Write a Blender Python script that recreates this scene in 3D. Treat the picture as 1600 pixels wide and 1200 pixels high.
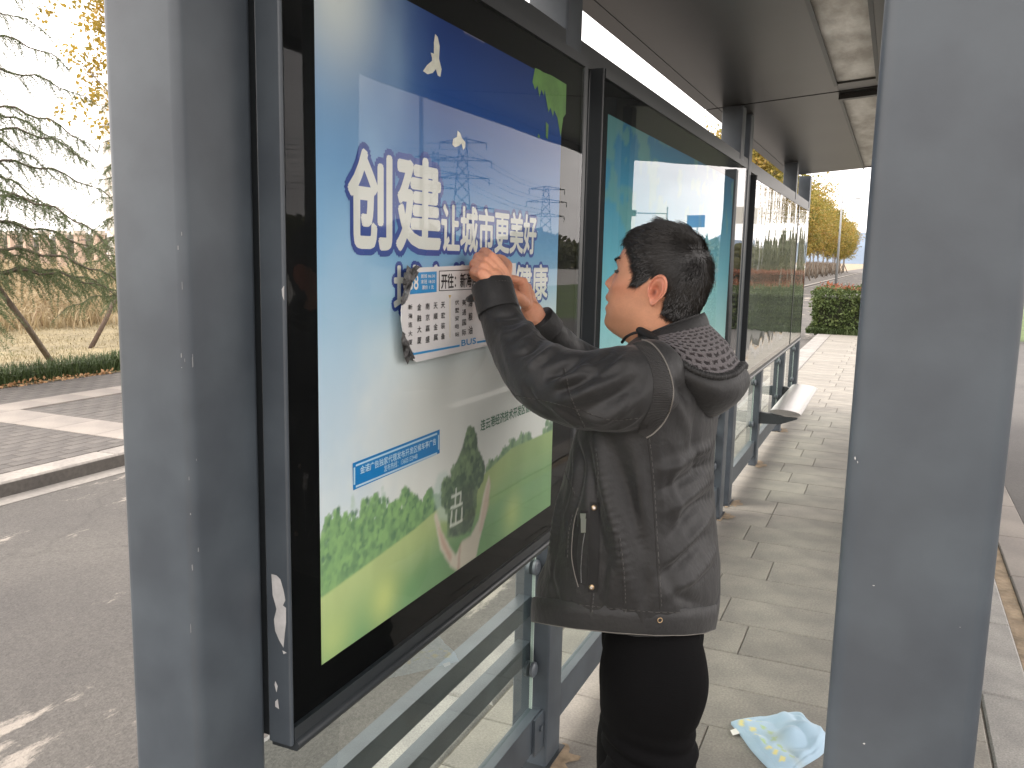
import bpy, bmesh, math, random
import numpy as np
from mathutils import Vector, Matrix, noise as mnoise
from mathutils.bvhtree import BVHTree

random.seed(7)
rng = np.random.default_rng(7)
for o in list(bpy.data.objects):
    bpy.data.objects.remove(o)
SC = bpy.context.scene
COL = SC.collection
rad = math.radians

# ------------------------------------------------------------------ camera
H_CAM = 1.6
FPX = 1350.0                    # focal length in pixels of the 1600 px wide photograph
RM = np.array([[0.91520, -0.07880, 0.39520], [0.40240, 0.12600, -0.90650], [0.02170, 0.98890, 0.14730]])
_y = RM[1] / np.linalg.norm(RM[1])
_z = RM[2] - (RM[2] @ _y) * _y
_z /= np.linalg.norm(_z)
RM = np.stack([np.cross(_y, _z), _y, _z])      # rows: world axes in camera axes
cam_data = bpy.data.cameras.new('camera')
cam_data.sensor_width = 36.0
cam_data.lens = FPX / 1600 * 36.0
cam_data.clip_start = 0.05
cam_data.clip_end = 6000
cam = bpy.data.objects.new('camera', cam_data)
M4 = Matrix([list(RM[i]) + [0] for i in range(3)] + [[0, 0, 0, 1]])
cam.matrix_world = Matrix.Translation((0, 0, H_CAM)) @ M4
COL.objects.link(cam)
SC.camera = cam


def ray(px, py):
    return RM @ np.array([px - 800.0, 600.0 - py, -FPX])


def on_x(px, py, x):
    d = ray(px, py)
    return d * (x / d[0]) + np.array([0, 0, H_CAM])


def on_y(px, py, y):
    d = ray(px, py)
    return d * (y / d[1]) + np.array([0, 0, H_CAM])


def on_z(px, py, z):
    d = ray(px, py)
    return d * ((z - H_CAM) / d[2]) + np.array([0, 0, H_CAM])


# ------------------------------------------------------------------ light
SUN_AZ, SUN_EL = 250.0, 48.0     # azimuth clockwise from +Y (the direction along the street)
sun_vec = Vector((math.sin(rad(SUN_AZ)) * math.cos(rad(SUN_EL)), math.cos(rad(SUN_AZ)) * math.cos(rad(SUN_EL)), math.sin(rad(SUN_EL))))
world = bpy.data.worlds.new('World')
SC.world = world
world.use_nodes = True
nt = world.node_tree
for n in list(nt.nodes):
    nt.nodes.remove(n)
w_out = nt.nodes.new('ShaderNodeOutputWorld')
w_bg = nt.nodes.new('ShaderNodeBackground')
w_bg.inputs['Strength'].default_value = 0.120
sky = nt.nodes.new('ShaderNodeTexSky')
sky.sky_type = 'NISHITA'
sky.sun_disc = False
sky.sun_elevation = rad(SUN_EL)
sky.sun_rotation = rad(SUN_AZ)
sky.air_density = 1.0
sky.dust_density = 2.5
tc = nt.nodes.new('ShaderNodeTexCoord')
mp = nt.nodes.new('ShaderNodeMapping')
mp.inputs['Scale'].default_value = (1.0, 1.0, 3.2)
cn = nt.nodes.new('ShaderNodeTexNoise')
cn.inputs['Scale'].default_value = 2.6
cn.inputs['Detail'].default_value = 7
cn.inputs['Roughness'].default_value = 0.55
cr = nt.nodes.new('ShaderNodeValToRGB')
cr.color_ramp.elements[0].position = 0.36
cr.color_ramp.elements[0].color = (5.55, 5.15, 5.0, 1)
cr.color_ramp.elements[1].position = 0.66
cr.color_ramp.elements[1].color = (8.1, 7.55, 7.15, 1)
mx = nt.nodes.new('ShaderNodeMixRGB')
mx.inputs['Fac'].default_value = 0.95
nt.links.new(tc.outputs['Generated'], mp.inputs['Vector'])
nt.links.new(mp.outputs['Vector'], cn.inputs['Vector'])
nt.links.new(cn.outputs['Fac'], cr.inputs['Fac'])
nt.links.new(sky.outputs['Color'], mx.inputs['Color1'])
nt.links.new(cr.outputs['Color'], mx.inputs['Color2'])
nt.links.new(mx.outputs['Color'], w_bg.inputs['Color'])
nt.links.new(w_bg.outputs['Background'], w_out.inputs['Surface'])

sl = bpy.data.lights.new('sun', 'SUN')
sl.energy = 0.72
sl.angle = rad(24)
sl.color = (1.0, 0.93, 0.84)
sun = bpy.data.objects.new('sun', sl)
sun.rotation_euler = (-sun_vec).to_track_quat('-Z', 'Y').to_euler()
sun.location = (0, 0, 30)
COL.objects.link(sun)

SC.view_settings.view_transform = 'Standard'
SC.view_settings.look = 'None'
SC.view_settings.exposure = 2.08
SC.view_settings.gamma = 1
SC.view_settings.use_curve_mapping = False
SC.render.engine = 'CYCLES'
SC.cycles.max_bounces = 8
SC.cycles.transparent_max_bounces = 24
SC.cycles.caustics_reflective = False
SC.cycles.caustics_refractive = False
SC.cycles.use_denoising = True


# ------------------------------------------------------------------ materials
def s2l(r, g, b):
    f = lambda c: (c / 255 / 12.92) if c / 255 <= 0.04045 else ((c / 255 + 0.055) / 1.055) ** 2.4
    return (f(r), f(g), f(b))


def mat(name, col, rough=0.6, spec=0.5, metal=0.0, var=0.0, vscale=8.0, vdetail=6, bump=0.0, bscale=60.0, bdist=0.002,
        col2=None, two_scale=None, stretch=None, coat=0.0, sheen=0.0, attr=None):
    m = bpy.data.materials.new(name)
    m.use_nodes = True
    t = m.node_tree
    b = t.nodes['Principled BSDF']
    b.inputs['Base Color'].default_value = (*col, 1)
    b.inputs['Roughness'].default_value = rough
    b.inputs['Specular IOR Level'].default_value = spec
    b.inputs['Metallic'].default_value = metal
    b.inputs['Coat Weight'].default_value = coat
    b.inputs['Coat Roughness'].default_value = 0.03
    if sheen:
        b.inputs['Sheen Weight'].default_value = sheen
        b.inputs['Sheen Roughness'].default_value = 0.5
    g = t.nodes.new('ShaderNodeTexCoord')
    src = g.outputs['Object']
    if stretch:
        q = t.nodes.new('ShaderNodeMapping')
        q.inputs['Scale'].default_value = stretch
        t.links.new(src, q.inputs['Vector'])
        src = q.outputs['Vector']
    base = None
    if attr:
        a = t.nodes.new('ShaderNodeAttribute')
        a.attribute_name = attr
        base = a.outputs['Color']
        t.links.new(base, b.inputs['Base Color'])
    if var or col2:
        n = t.nodes.new('ShaderNodeTexNoise')
        n.inputs['Scale'].default_value = vscale
        n.inputs['Detail'].default_value = vdetail
        n.inputs['Roughness'].default_value = 0.62
        t.links.new(src, n.inputs['Vector'])
        r = t.nodes.new('ShaderNodeValToRGB')
        r.color_ramp.elements[0].position = 0.3
        r.color_ramp.elements[1].position = 0.7
        lo = tuple(c * (1 - var) for c in col)
        hi = tuple(min(1, c * (1 + var)) for c in (col2 or col))
        if base is not None:
            lo, hi = (1 - var,) * 3, (1 + var,) * 3
        r.color_ramp.elements[0].color = (*lo, 1)
        r.color_ramp.elements[1].color = (*hi, 1)
        t.links.new(n.outputs['Fac'], r.inputs['Fac'])
        out = r.outputs['Color']
        if base is not None:
            mm = t.nodes.new('ShaderNodeMixRGB')
            mm.blend_type = 'MULTIPLY'
            mm.inputs['Fac'].default_value = 1
            t.links.new(base, mm.inputs['Color1'])
            t.links.new(out, mm.inputs['Color2'])
            out = mm.outputs['Color']
        if two_scale:      # a second, coarser layer of blotches
            n2 = t.nodes.new('ShaderNodeTexNoise')
            n2.inputs['Scale'].default_value = two_scale
            n2.inputs['Detail'].default_value = 4
            t.links.new(src, n2.inputs['Vector'])
            r2 = t.nodes.new('ShaderNodeValToRGB')
            r2.color_ramp.elements[0].position = 0.35
            r2.color_ramp.elements[1].position = 0.65
            r2.color_ramp.elements[0].color = (0.82, 0.82, 0.83, 1)
            r2.color_ramp.elements[1].color = (1.12, 1.12, 1.1, 1)
            t.links.new(n2.outputs['Fac'], r2.inputs['Fac'])
            mm = t.nodes.new('ShaderNodeMixRGB')
            mm.blend_type = 'MULTIPLY'
            mm.inputs['Fac'].default_value = 1
            t.links.new(out, mm.inputs['Color1'])
            t.links.new(r2.outputs['Color'], mm.inputs['Color2'])
            out = mm.outputs['Color']
        t.links.new(out, b.inputs['Base Color'])
    if bump:
        n3 = t.nodes.new('ShaderNodeTexNoise')
        n3.inputs['Scale'].default_value = bscale
        n3.inputs['Detail'].default_value = 5
        t.links.new(src, n3.inputs['Vector'])
        bp = t.nodes.new('ShaderNodeBump')
        bp.inputs['Strength'].default_value = bump
        bp.inputs['Distance'].default_value = bdist
        t.links.new(n3.outputs['Fac'], bp.inputs['Height'])
        t.links.new(bp.outputs['Normal'], b.inputs['Normal'])
    return m


def per_object_tint(m, amount=0.18):
    """vary the base colour a little from object to object (Object Info > Random)"""
    t = m.node_tree
    b = t.nodes['Principled BSDF']
    link = b.inputs['Base Color'].links
    oi = t.nodes.new('ShaderNodeObjectInfo')
    r = t.nodes.new('ShaderNodeMapRange')
    r.inputs['To Min'].default_value = 1 - amount
    r.inputs['To Max'].default_value = 1 + amount
    t.links.new(oi.outputs['Random'], r.inputs['Value'])
    mm = t.nodes.new('ShaderNodeMixRGB')
    mm.blend_type = 'MULTIPLY'
    mm.inputs['Fac'].default_value = 1
    if link:
        t.links.new(link[0].from_socket, mm.inputs['Color1'])
    else:
        mm.inputs['Color1'].default_value = b.inputs['Base Color'].default_value
    t.links.new(r.outputs['Result'], mm.inputs['Color2'])
    t.links.new(mm.outputs['Color'], b.inputs['Base Color'])
    return m


def glass_mat(name, tint=(1, 1, 1), ior=1.5, wav=0.0, wscale=3.0, rough=0.0, wstretch=(1, 1, 1)):
    """thin clear pane: reflects by Fresnel, otherwise lets light straight through"""
    m = bpy.data.materials.new(name)
    m.use_nodes = True
    t = m.node_tree
    for n in list(t.nodes):
        t.nodes.remove(n)
    o = t.nodes.new('ShaderNodeOutputMaterial')
    mix = t.nodes.new('ShaderNodeMixShader')
    tr = t.nodes.new('ShaderNodeBsdfTransparent')
    tr.inputs['Color'].default_value = (*tint, 1)
    gl = t.nodes.new('ShaderNodeBsdfGlossy')
    gl.inputs['Roughness'].default_value = rough
    gl.inputs['Color'].default_value = (1, 1, 1, 1)
    fr = t.nodes.new('ShaderNodeFresnel')
    fr.inputs['IOR'].default_value = ior
    ge = t.nodes.new('ShaderNodeNewGeometry')
    sb = t.nodes.new('ShaderNodeMath')
    sb.operation = 'SUBTRACT'
    sb.inputs[0].default_value = 1.0
    ml = t.nodes.new('ShaderNodeMath')
    ml.operation = 'MULTIPLY'
    t.links.new(ge.outputs['Backfacing'], sb.inputs[1])
    t.links.new(sb.outputs[0], ml.inputs[0])
    t.links.new(fr.outputs['Fac'], ml.inputs[1])
    t.links.new(ml.outputs[0], mix.inputs['Fac'])      # only the outer face mirrors: a ray crossing a thin pane is not bent
    t.links.new(tr.outputs['BSDF'], mix.inputs[1])
    t.links.new(gl.outputs['BSDF'], mix.inputs[2])
    t.links.new(mix.outputs['Shader'], o.inputs['Surface'])
    if wav:
        g = t.nodes.new('ShaderNodeTexCoord')
        q = t.nodes.new('ShaderNodeMapping')
        q.inputs['Scale'].default_value = wstretch
        n = t.nodes.new('ShaderNodeTexNoise')
        n.inputs['Scale'].default_value = wscale
        n.inputs['Detail'].default_value = 2
        bp = t.nodes.new('ShaderNodeBump')
        bp.inputs['Strength'].default_value = 1.0
        bp.inputs['Distance'].default_value = wav
        t.links.new(g.outputs['Object'], q.inputs['Vector'])
        t.links.new(q.outputs['Vector'], n.inputs['Vector'])
        t.links.new(n.outputs['Fac'], bp.inputs['Height'])
        t.links.new(bp.outputs['Normal'], gl.inputs['Normal'])
    return m


# ------------------------------------------------------------------ mesh helpers
class MB:
    """collects vertices and faces, then links them as ONE mesh object"""

    def __init__(self):
        self.v, self.f = [], []

    def add(self, v, f):
        k = len(self.v)
        self.v += [tuple(float(c) for c in p) for p in v]
        self.f += [tuple(i + k for i in q) for q in f]

    def box(self, x0, x1, y0, y1, z0, z1):
        v = [(x, y, z) for z in (z0, z1) for y in (y0, y1) for x in (x0, x1)]
        self.add(v, [(0, 2, 3, 1), (4, 5, 7, 6), (0, 1, 5, 4), (2, 6, 7, 3), (0, 4, 6, 2), (1, 3, 7, 5)])

    def rbox(self, x0, x1, y0, y1, z0, z1, r, seg=3):
        """upright box with rounded vertical edges"""
        pts = []
        for cx, cy, a0 in ((x1 - r, y1 - r, 0), (x0 + r, y1 - r, 90), (x0 + r, y0 + r, 180), (x1 - r, y0 + r, 270)):
            for i in range(seg + 1):
                a = rad(a0 + 90 * i / seg)
                pts.append((cx + r * math.cos(a), cy + r * math.sin(a)))
        self.prism(pts, z0, z1)

    def prism(self, pts, z0, z1):
        n = len(pts)
        v = [(x, y, z0) for x, y in pts] + [(x, y, z1) for x, y in pts]
        f = [(i, (i + 1) % n, n + (i + 1) % n, n + i) for i in range(n)] + [tuple(range(n - 1, -1, -1)), tuple(range(n, 2 * n))]
        self.add(v, f)

    def extrude(self, prof, axis, a0, a1):
        """profile of two coordinates pushed along axis 'x' or 'y'"""
        n = len(prof)
        if axis == 'y':
            v = [(p, a0, q) for p, q in prof] + [(p, a1, q) for p, q in prof]
        else:
            v = [(a0, p, q) for p, q in prof] + [(a1, p, q) for p, q in prof]
        f = [(i, (i + 1) % n, n + (i + 1) % n, n + i) for i in range(n)] + [tuple(range(n - 1, -1, -1)), tuple(range(n, 2 * n))]
        self.add(v, f)

    def tube(self, pts, radii, n=8, cap=True, flat=None):
        pts = [Vector(p) for p in pts]
        if not hasattr(radii, '__len__'):
            radii = [radii] * len(pts)
        k = len(self.v)
        up = Vector((0, 0, 1))
        prev = None
        for i, p in enumerate(pts):
            d = (pts[min(i + 1, len(pts) - 1)] - pts[max(i - 1, 0)])
            d.normalize()
            if prev is None:
                a = d.cross(up)
                if a.length < 1e-3:
                    a = d.cross(Vector((1, 0, 0)))
            else:
                a = prev - d * prev.dot(d)
            a.normalize()
            prev = a
            b = d.cross(a)
            for j in range(n):
                t = 2 * math.pi * j / n
                q = p + (a * math.cos(t) + b * math.sin(t)) * radii[i]
                self.v.append((q.x, q.y, q.z))
        for i in range(len(pts) - 1):
            for j in range(n):
                a0, a1 = k + i * n + j, k + i * n + (j + 1) % n
                self.f.append((a0, a1, a1 + n, a0 + n))
        if cap:
            self.f.append(tuple(k + j for j in range(n - 1, -1, -1)))
            self.f.append(tuple(k + (len(pts) - 1) * n + j for j in range(n)))

    def grid(self, P):
        """P: array rows x cols x 3"""
        r, c = P.shape[:2]
        k = len(self.v)
        self.v += [tuple(p) for p in P.reshape(-1, 3).tolist()]
        for i in range(r - 1):
            for j in range(c - 1):
                a = k + i * c + j
                self.f.append((a, a + 1, a + c + 1, a + c))

    def disc(self, c, r, axis, n=16, th=0.004):
        c = Vector(c)
        ax = Vector(axis).normalized()
        self.tube([c, c + ax * th], r, n)

    def mesh(self, name, m=None, smooth=False):
        me = bpy.data.meshes.new(name)
        me.from_pydata(self.v, [], self.f)
        if m:
            me.materials.append(m)
        if smooth:
            me.polygons.foreach_set('use_smooth', [True] * len(me.polygons))
        me.update()
        return me

    def build(self, name, m=None, parent=None, smooth=False, **props):
        return link(name, self.mesh(name, m, smooth), parent, **props)


def link(name, me, parent=None, loc=None, **props):
    o = bpy.data.objects.new(name, me)
    COL.objects.link(o)
    if parent is not None:
        o.parent = parent
        o.location = -wloc(parent) if loc is None else loc
    elif loc is not None:
        o.location = loc
    for k, v in props.items():
        o[k] = v
    return o


def wloc(o):
    p = Vector(o.location)
    while o.parent is not None:
        o = o.parent
        p += Vector(o.location)
    return p


def thing(name, label, cat, loc=(0, 0, 0), group=None):
    o = bpy.data.objects.new(name, None)
    o.empty_display_size = 0.1
    COL.objects.link(o)
    o.location = loc
    o['label'] = label
    o['category'] = cat
    if group:
        o['group'] = group
    return o


def smooth_by_angle(o, deg=35):
    me = o.data
    me.polygons.foreach_set('use_smooth', [True] * len(me.polygons))
    try:
        me.set_sharp_from_angle(angle=rad(deg))
    except Exception:
        pass


_txt = {}


def text_arrays(body, offset=0.0, shear=0.0, space=1.0):
    key = (body, offset, shear, space)
    if key not in _txt:
        c = bpy.data.curves.new('lettering_curve', 'FONT')
        c.body = body
        c.offset = offset
        c.shear = shear
        c.space_character = space
        c.resolution_u = 3
        o = bpy.data.objects.new('lettering_curve', c)
        COL.objects.link(o)
        dg = bpy.context.evaluated_depsgraph_get()
        me = bpy.data.meshes.new_from_object(o.evaluated_get(dg))
        v = np.zeros(len(me.vertices) * 3)
        me.vertices.foreach_get('co', v)
        f = [tuple(p.vertices) for p in me.polygons]
        bpy.data.objects.remove(o)
        bpy.data.curves.remove(c)
        bpy.data.meshes.remove(me)
        _txt[key] = (v.reshape(-1, 3)[:, :2], f)
    return _txt[key]


def text_on(body, rect, x, m, parent, bold=0.0, outline=None, m_out=None, name='lettering', skew=0.0):
    """flat printed lettering on a plane facing +X; rect = (y0, y1, z0, z1) of the letters' box.
    Bold strokes and outlines are the letter repeated round a small circle, each copy 4 micrometres further forward."""
    v, f = text_arrays(body)
    lo, hi = v.min(0), v.max(0)
    y0, y1, z0, z1 = rect
    t = (v - lo) / (hi - lo)
    yy, zz_ = y0 + t[:, 0] * (y1 - y0), z0 + t[:, 1] * (z1 - z0)
    em = (z1 - z0)
    emy = min(em, (y1 - y0) / max(1, len(body)) * 1.05)

    def put(radius, n_, xx, mm, nm):
        b = MB()
        k_ = 0
        for i in range(n_ + 1):
            a = 2 * math.pi * i / max(1, n_)
            ry, rz = (radius * emy * math.cos(a), radius * em * math.sin(a)) if i < n_ else (0, 0)
            b.add(np.stack([np.full(len(t), xx + k_ * 4e-6), yy + ry, zz_ + rz + skew * (yy - y0)], 1), f)
            k_ += 1
        return b.build(nm, mm, parent)
    if outline:
        put(outline, 14, x - 0.0003, m_out, name + '_outline')
    return put(bold, 8 if bold else 0, x, m, name)

# ================================================================== BUS SHELTER
STEEL = mat('blue_grey_painted_steel', (0.051, 0.063, 0.076), rough=0.42, var=0.13, vscale=2.6, two_scale=9, bump=0.12, bscale=240, bdist=0.0006)
STEEL_D = mat('dark_grey_painted_steel', (0.024, 0.0285, 0.032), rough=0.40, var=0.12, vscale=3.0, bump=0.1, bscale=200, bdist=0.0006)
ROOFM = mat('grey_roof_sheet', (0.042, 0.041, 0.039), rough=0.34, var=0.18, vscale=1.6, two_scale=0.7, bump=0.06, bscale=9, bdist=0.004)
BLACKM = mat('black_backing_board', (0.0030, 0.0032, 0.0034), rough=0.6, spec=0.05)
CHIPM = mat('bare_primer_grey', (0.40, 0.40, 0.40), rough=0.7, var=0.15, vscale=40)
RUSTM = mat('rust_stain', (0.27, 0.205, 0.135), rough=0.95, var=0.35, vscale=25)
BOLTM = mat('grey_clamp_metal', (0.10, 0.115, 0.13), rough=0.35)
CLEAR = glass_mat('clear_glass_pane', (0.90, 0.94, 0.92), 1.45)
CASE_GLASS = glass_mat('case_front_glass', (0.97, 0.985, 0.985), 1.20, wav=0.0022, wscale=1.1, wstretch=(1, 1, 0.45))
CASE_GLASS_B = glass_mat('teal_case_front_glass', (0.97, 0.985, 0.985), 1.30, wav=0.0022, wscale=1.1, wstretch=(1, 1, 0.45))
CASE_GLASS2 = glass_mat('wavy_acrylic_sheet', (0.95, 0.97, 0.95), 1.75, wav=0.010, wscale=2.0, wstretch=(1, 1, 0.3))
EDGE = mat('bright_glass_edge', (0.55, 0.62, 0.58), rough=0.25)
STAIN_LESS = mat('brushed_stainless_steel', (0.33, 0.315, 0.30), rough=0.34, metal=0.85, var=0.08, vscale=6, stretch=(20, 1, 20))

PX0, PX1 = -1.005, -0.885          # back row of posts, from the road side to the walkway side
shelter = thing('bus_shelter', 'blue grey steel bus shelter with sloping roof standing along the paved stop', 'bus shelter', (-0.945, 0.97, 0))


def roof_z(x):
    return 2.503 + 0.09 * (x + 0.885)


def post(x0, x1, y0, y1, top=None, r=0.010, m=STEEL):
    b = MB()
    b.rbox(x0, x1, y0, y1, 0.0, top if top else roof_z(x0) + 0.002, r, 4)
    o = b.build('post', m, shelter)
    smooth_by_angle(o, 40)
    return o


back_posts = [(0.907, 1.030), (2.362, 2.487), (5.316, 5.450), (5.640, 5.765), (8.430, 8.530), (9.770, 9.900)]
for i, (a, b_) in enumerate(back_posts):
    post(PX0 - (0.018 if i == 0 else 0), PX1, a, b_ + (0.0265 if i == 0 else 0), r=0.016 if i == 0 else 0.008)
post(-0.945, PX1, 6.872, 6.985, top=0.775)
front_posts = [(0.910, 1.050), (2.362, 2.487), (5.316, 5.450), (5.640, 5.765), (9.770, 9.900)]
for i, (a, b_) in enumerate(front_posts):
    post(-0.029, 0.112, a, b_, r=0.016 if i == 0 else 0.008, top=roof_z(-0.03))
for a, b_ in back_posts[1:]:
    q = MB()
    q.box(PX0 - 0.03, PX1 + 0.012, a - 0.035, b_ + 0.02, 0.0, 0.006)
    q.build('base_plate', STEEL_D, shelter)

# top beams between the back posts, bottom rails, guard bars and panes under the cases
bays = [(1.0567, 2.362, True), (2.487, 5.316, True), (5.765, 6.872, False), (6.985, 8.430, False), (8.530, 9.770, False)]
for a, b_ in ((1.0567, 2.362), (2.487, 5.316), (5.450, 5.640), (5.765, 8.430), (8.530, 9.770)):
    q = MB()
    q.box(-0.985, -0.889, a, b_, 2.160, 2.225)
    q.build('top_beam', STEEL_D, shelter)
for a, b_, bars in bays:
    q = MB()
    q.box(-0.945, -0.905, a, b_, 0.085, 0.200)
    q.build('bottom_rail', STEEL, shelter)
    if bars:
        for zt in (0.560, 0.412):
            q = MB()
            q.box(-0.990, -0.950, a, b_, zt - 0.062, zt)
            q.build('guard_bar', STEEL, shelter)
    q = MB()
    q.box(-0.939, -0.931, a + 0.02, b_ - 0.018, 0.2005, 0.760)
    q.build('lower_pane', CLEAR, shelter)
    q = MB()
    q.box(-0.940, -0.930, b_ - 0.018, b_ - 0.0165, 0.2005, 0.760)
    q.build('pane_edge', EDGE, shelter)
    for yy, dy in ((a, 1), (b_, -1)):
        for zz in (0.665, 0.335):
            q = MB()
            q.tube([(-0.940, yy + dy * 0.024, zz), (-0.952, yy + dy * 0.024, zz)], 0.024, 18)
            q.tube([(-0.930, yy + dy * 0.024, zz), (-0.922, yy + dy * 0.024, zz), (-0.917, yy + dy * 0.024, zz)], [0.024, 0.024, 0.017], 18)
            q.tube([(-0.935, yy, zz), (-0.935, yy + dy * 0.022, zz)], 0.008, 8)
            o = q.build('pane_clamp', BOLTM, shelter)
            smooth_by_angle(o)
# bracket plate holding the bottom rail to the middle post
q = MB()
q.box(-0.9045, -0.896, 2.290, 2.3615, 0.075, 0.196)
q.tube([(-0.896, 2.335, 0.150), (-0.890, 2.335, 0.150)], 0.010, 10)
q.build('rail_bracket', STEEL, shelter)

# roof: edge strip, main sheets, frosted skylights
Y_MOD = [(0.55, 5.322), (5.352, 9.62)]
th = 0.055


def roof_strip(name, xa, xb, ya, yb, m, dz=0.0, t=th):
    q = MB()
    za, zb = roof_z(xa) + dz, roof_z(xb) + dz
    q.extrude([(xa, za), (xb, zb), (xb, zb + t), (xa, za + t)], 'y', ya, yb)
    return q.build(name, m, shelter)


FROST = bpy.data.materials.new('frosted_skylight_sheet')
FROST.use_nodes = True
_t = FROST.node_tree
_p = _t.nodes['Principled BSDF']
_o = _t.nodes['Material Output']
_tl = _t.nodes.new('ShaderNodeBsdfTranslucent')
_mx = _t.nodes.new('ShaderNodeMixShader')
_mx.inputs[0].default_value = 0.60
_n = _t.nodes.new('ShaderNodeTexNoise')
_n.inputs['Scale'].default_value = 9
_n.inputs['Detail'].default_value = 8
_n.inputs['Roughness'].default_value = 0.7
_r = _t.nodes.new('ShaderNodeValToRGB')
_r.color_ramp.elements[0].position = 0.35
_r.color_ramp.elements[0].color = (0.27, 0.255, 0.23, 1)
_r.color_ramp.elements[1].position = 0.68
_r.color_ramp.elements[1].color = (0.46, 0.45, 0.42, 1)
_g = _t.nodes.new('ShaderNodeTexCoord')
_q = _t.nodes.new('ShaderNodeMapping')
_q.inputs['Scale'].default_value = (1, 0.35, 1)
_t.links.new(_g.outputs['Object'], _q.inputs['Vector'])
_t.links.new(_q.outputs['Vector'], _n.inputs['Vector'])
_t.links.new(_n.outputs['Fac'], _r.inputs['Fac'])
_t.links.new(_r.outputs['Color'], _p.inputs['Base Color'])
_t.links.new(_r.outputs['Color'], _tl.inputs['Color'])
_p.inputs['Roughness'].default_value = 0.35
_t.links.new(_p.outputs['BSDF'], _mx.inputs[1])
_t.links.new(_tl.outputs['BSDF'], _mx.inputs[2])
_t.links.new(_mx.outputs['Shader'], _o.inputs['Surface'])

for k, (ya, yb) in enumerate(Y_MOD):
    sa, sb = (ya + 0.18, 5.13) if k == 0 else (5.545, yb - 0.01)
    roof_strip('roof_edge_trim', -1.110, -1.0385, ya, yb, ROOFM, 0.0)
    roof_strip('roof_sheet', -1.0345, -0.366, ya, yb, ROOFM, 0.0)
    roof_strip('roof_sheet', -0.166, 1.28, ya, yb, ROOFM, 0.0)
    roof_strip('roof_edge_trim', 1.284, 1.33, ya, yb, STEEL_D, -0.06, 0.14)
    roof_strip('roof_sheet', -0.366 + 0.001, -0.166 - 0.001, ya, sa, ROOFM, 0.001)
    roof_strip('roof_sheet', -0.366 + 0.001, -0.166 - 0.001, sb, yb - (0.004 if k else 0), ROOFM, 0.001)
    roof_strip('skylight_frame', -0.378, -0.361, sa, sb, STEEL_D, -0.010, 0.0095)
    roof_strip('skylight_frame', -0.171, -0.154, sa, sb, STEEL_D, -0.010, 0.0095)
    roof_strip('skylight', -0.3655, -0.1665, sa + 0.002, sb - 0.002, FROST, 0.012, 0.012)
roof_strip('roof_joint_strip', -1.10, 1.27, 5.3225, 5.3515, STEEL_D, 0.010, 0.03)
roof_strip('roof_lamp_tube', -0.372, -0.06, 5.42, 5.475, mat('black_lamp_tube', (0.012, 0.012, 0.012), rough=0.4), -0.030, 0.029)

# chipped paint on the left post and along its rounded corner
chips = MB()
for i in range(15):
    zc = rng.uniform(1.05, 1.68)
    l = rng.uniform(0.001, 0.009) * (0.5 if rng.random() < 0.6 else 1)
    a = rad(-45 + rng.choice([-30, -12, 24]) + rng.uniform(-4, 4))
    cx, cy = PX1 - 0.016, 0.907 + 0.016
    rr = 0.0164
    p = (cx + rr * math.cos(a), cy + rr * math.sin(a))
    w = rng.uniform(0.0003, 0.0008)
    tx, ty = -math.sin(a), math.cos(a)
    chips.add([(p[0] - tx * w, p[1] - ty * w, zc - l), (p[0] + tx * w, p[1] + ty * w, zc - l * 0.8), (p[0] + tx * w * 0.7, p[1] + ty * w * 0.7, zc + l), (p[0] - tx * w, p[1] - ty * w, zc + l * 0.7)], [(0, 1, 2, 3)])
chips.build('paint_chips', mat('worn_edge_grey', (0.20, 0.205, 0.21), rough=0.7), shelter, kind='stuff')
marks = MB()
for px, py, w, h in ((1365, 915, 2.2, 0.7), (1350, 1162, 2.0, 1.4), (1336, 716, 1.2, 3.0), (1340, 722, 0.8, 2.0), (1500, 980, 0.9, 0.5)):
    P = [on_y(px + dx * w, py + dy * h, 0.9096) for dx, dy in ((-1, -0.3), (0.2, -1), (1, 0.2), (0.1, 1))]
    marks.add(P, [(0, 1, 2, 3)])
marks.build('paint_chips', CHIPM, shelter, kind='stuff')
# rust and dirt where posts meet the paving
for a, b_ in back_posts[1:5] + [(6.872, 6.985)]:
    q = MB()
    pts = []
    for i in range(26):
        t = 2 * math.pi * i / 26
        rr = 0.075 + 0.04 * mnoise.noise((math.cos(t) * 2 + a, math.sin(t) * 2, 3.3)) * 2
        pts.append((PX1 + 0.01 + rr * math.cos(t) * 0.9, a + 0.06 + rr * math.sin(t) * 1.2, 0.0042))
    q.add(pts, [tuple(range(26))])
    q.build('rust_stain', RUSTM, shelter)

# ------------------------------------------------------------------ bench
bench = thing('bench', 'narrow polished steel bench seat cantilevered from the shelter posts', 'bench', (-0.69, 7.65, 0))
q = MB()
prof = []
for i in range(24):
    t = 2 * math.pi * i / 24
    u, w = 0.118 * math.cos(t), 0.026 * math.sin(t)
    if w < 0:
        w *= 0.8
    prof.append((-0.695 + u, 0.430 + w - 0.05 * u))
q.extrude(prof, 'y', 6.93, 8.50)
o = q.build('seat', STAIN_LESS, bench)
smooth_by_angle(o, 50)
for y0 in (6.905, 8.455):
    q = MB()
    q.extrude([(-0.884, 0.335), (-0.72, 0.345), (-0.60, 0.395), (-0.60, 0.4015), (-0.70, 0.4035), (-0.884, 0.428)], 'y', y0, y0 + 0.045)
    q.build('bracket', STEEL_D, bench)

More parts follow.
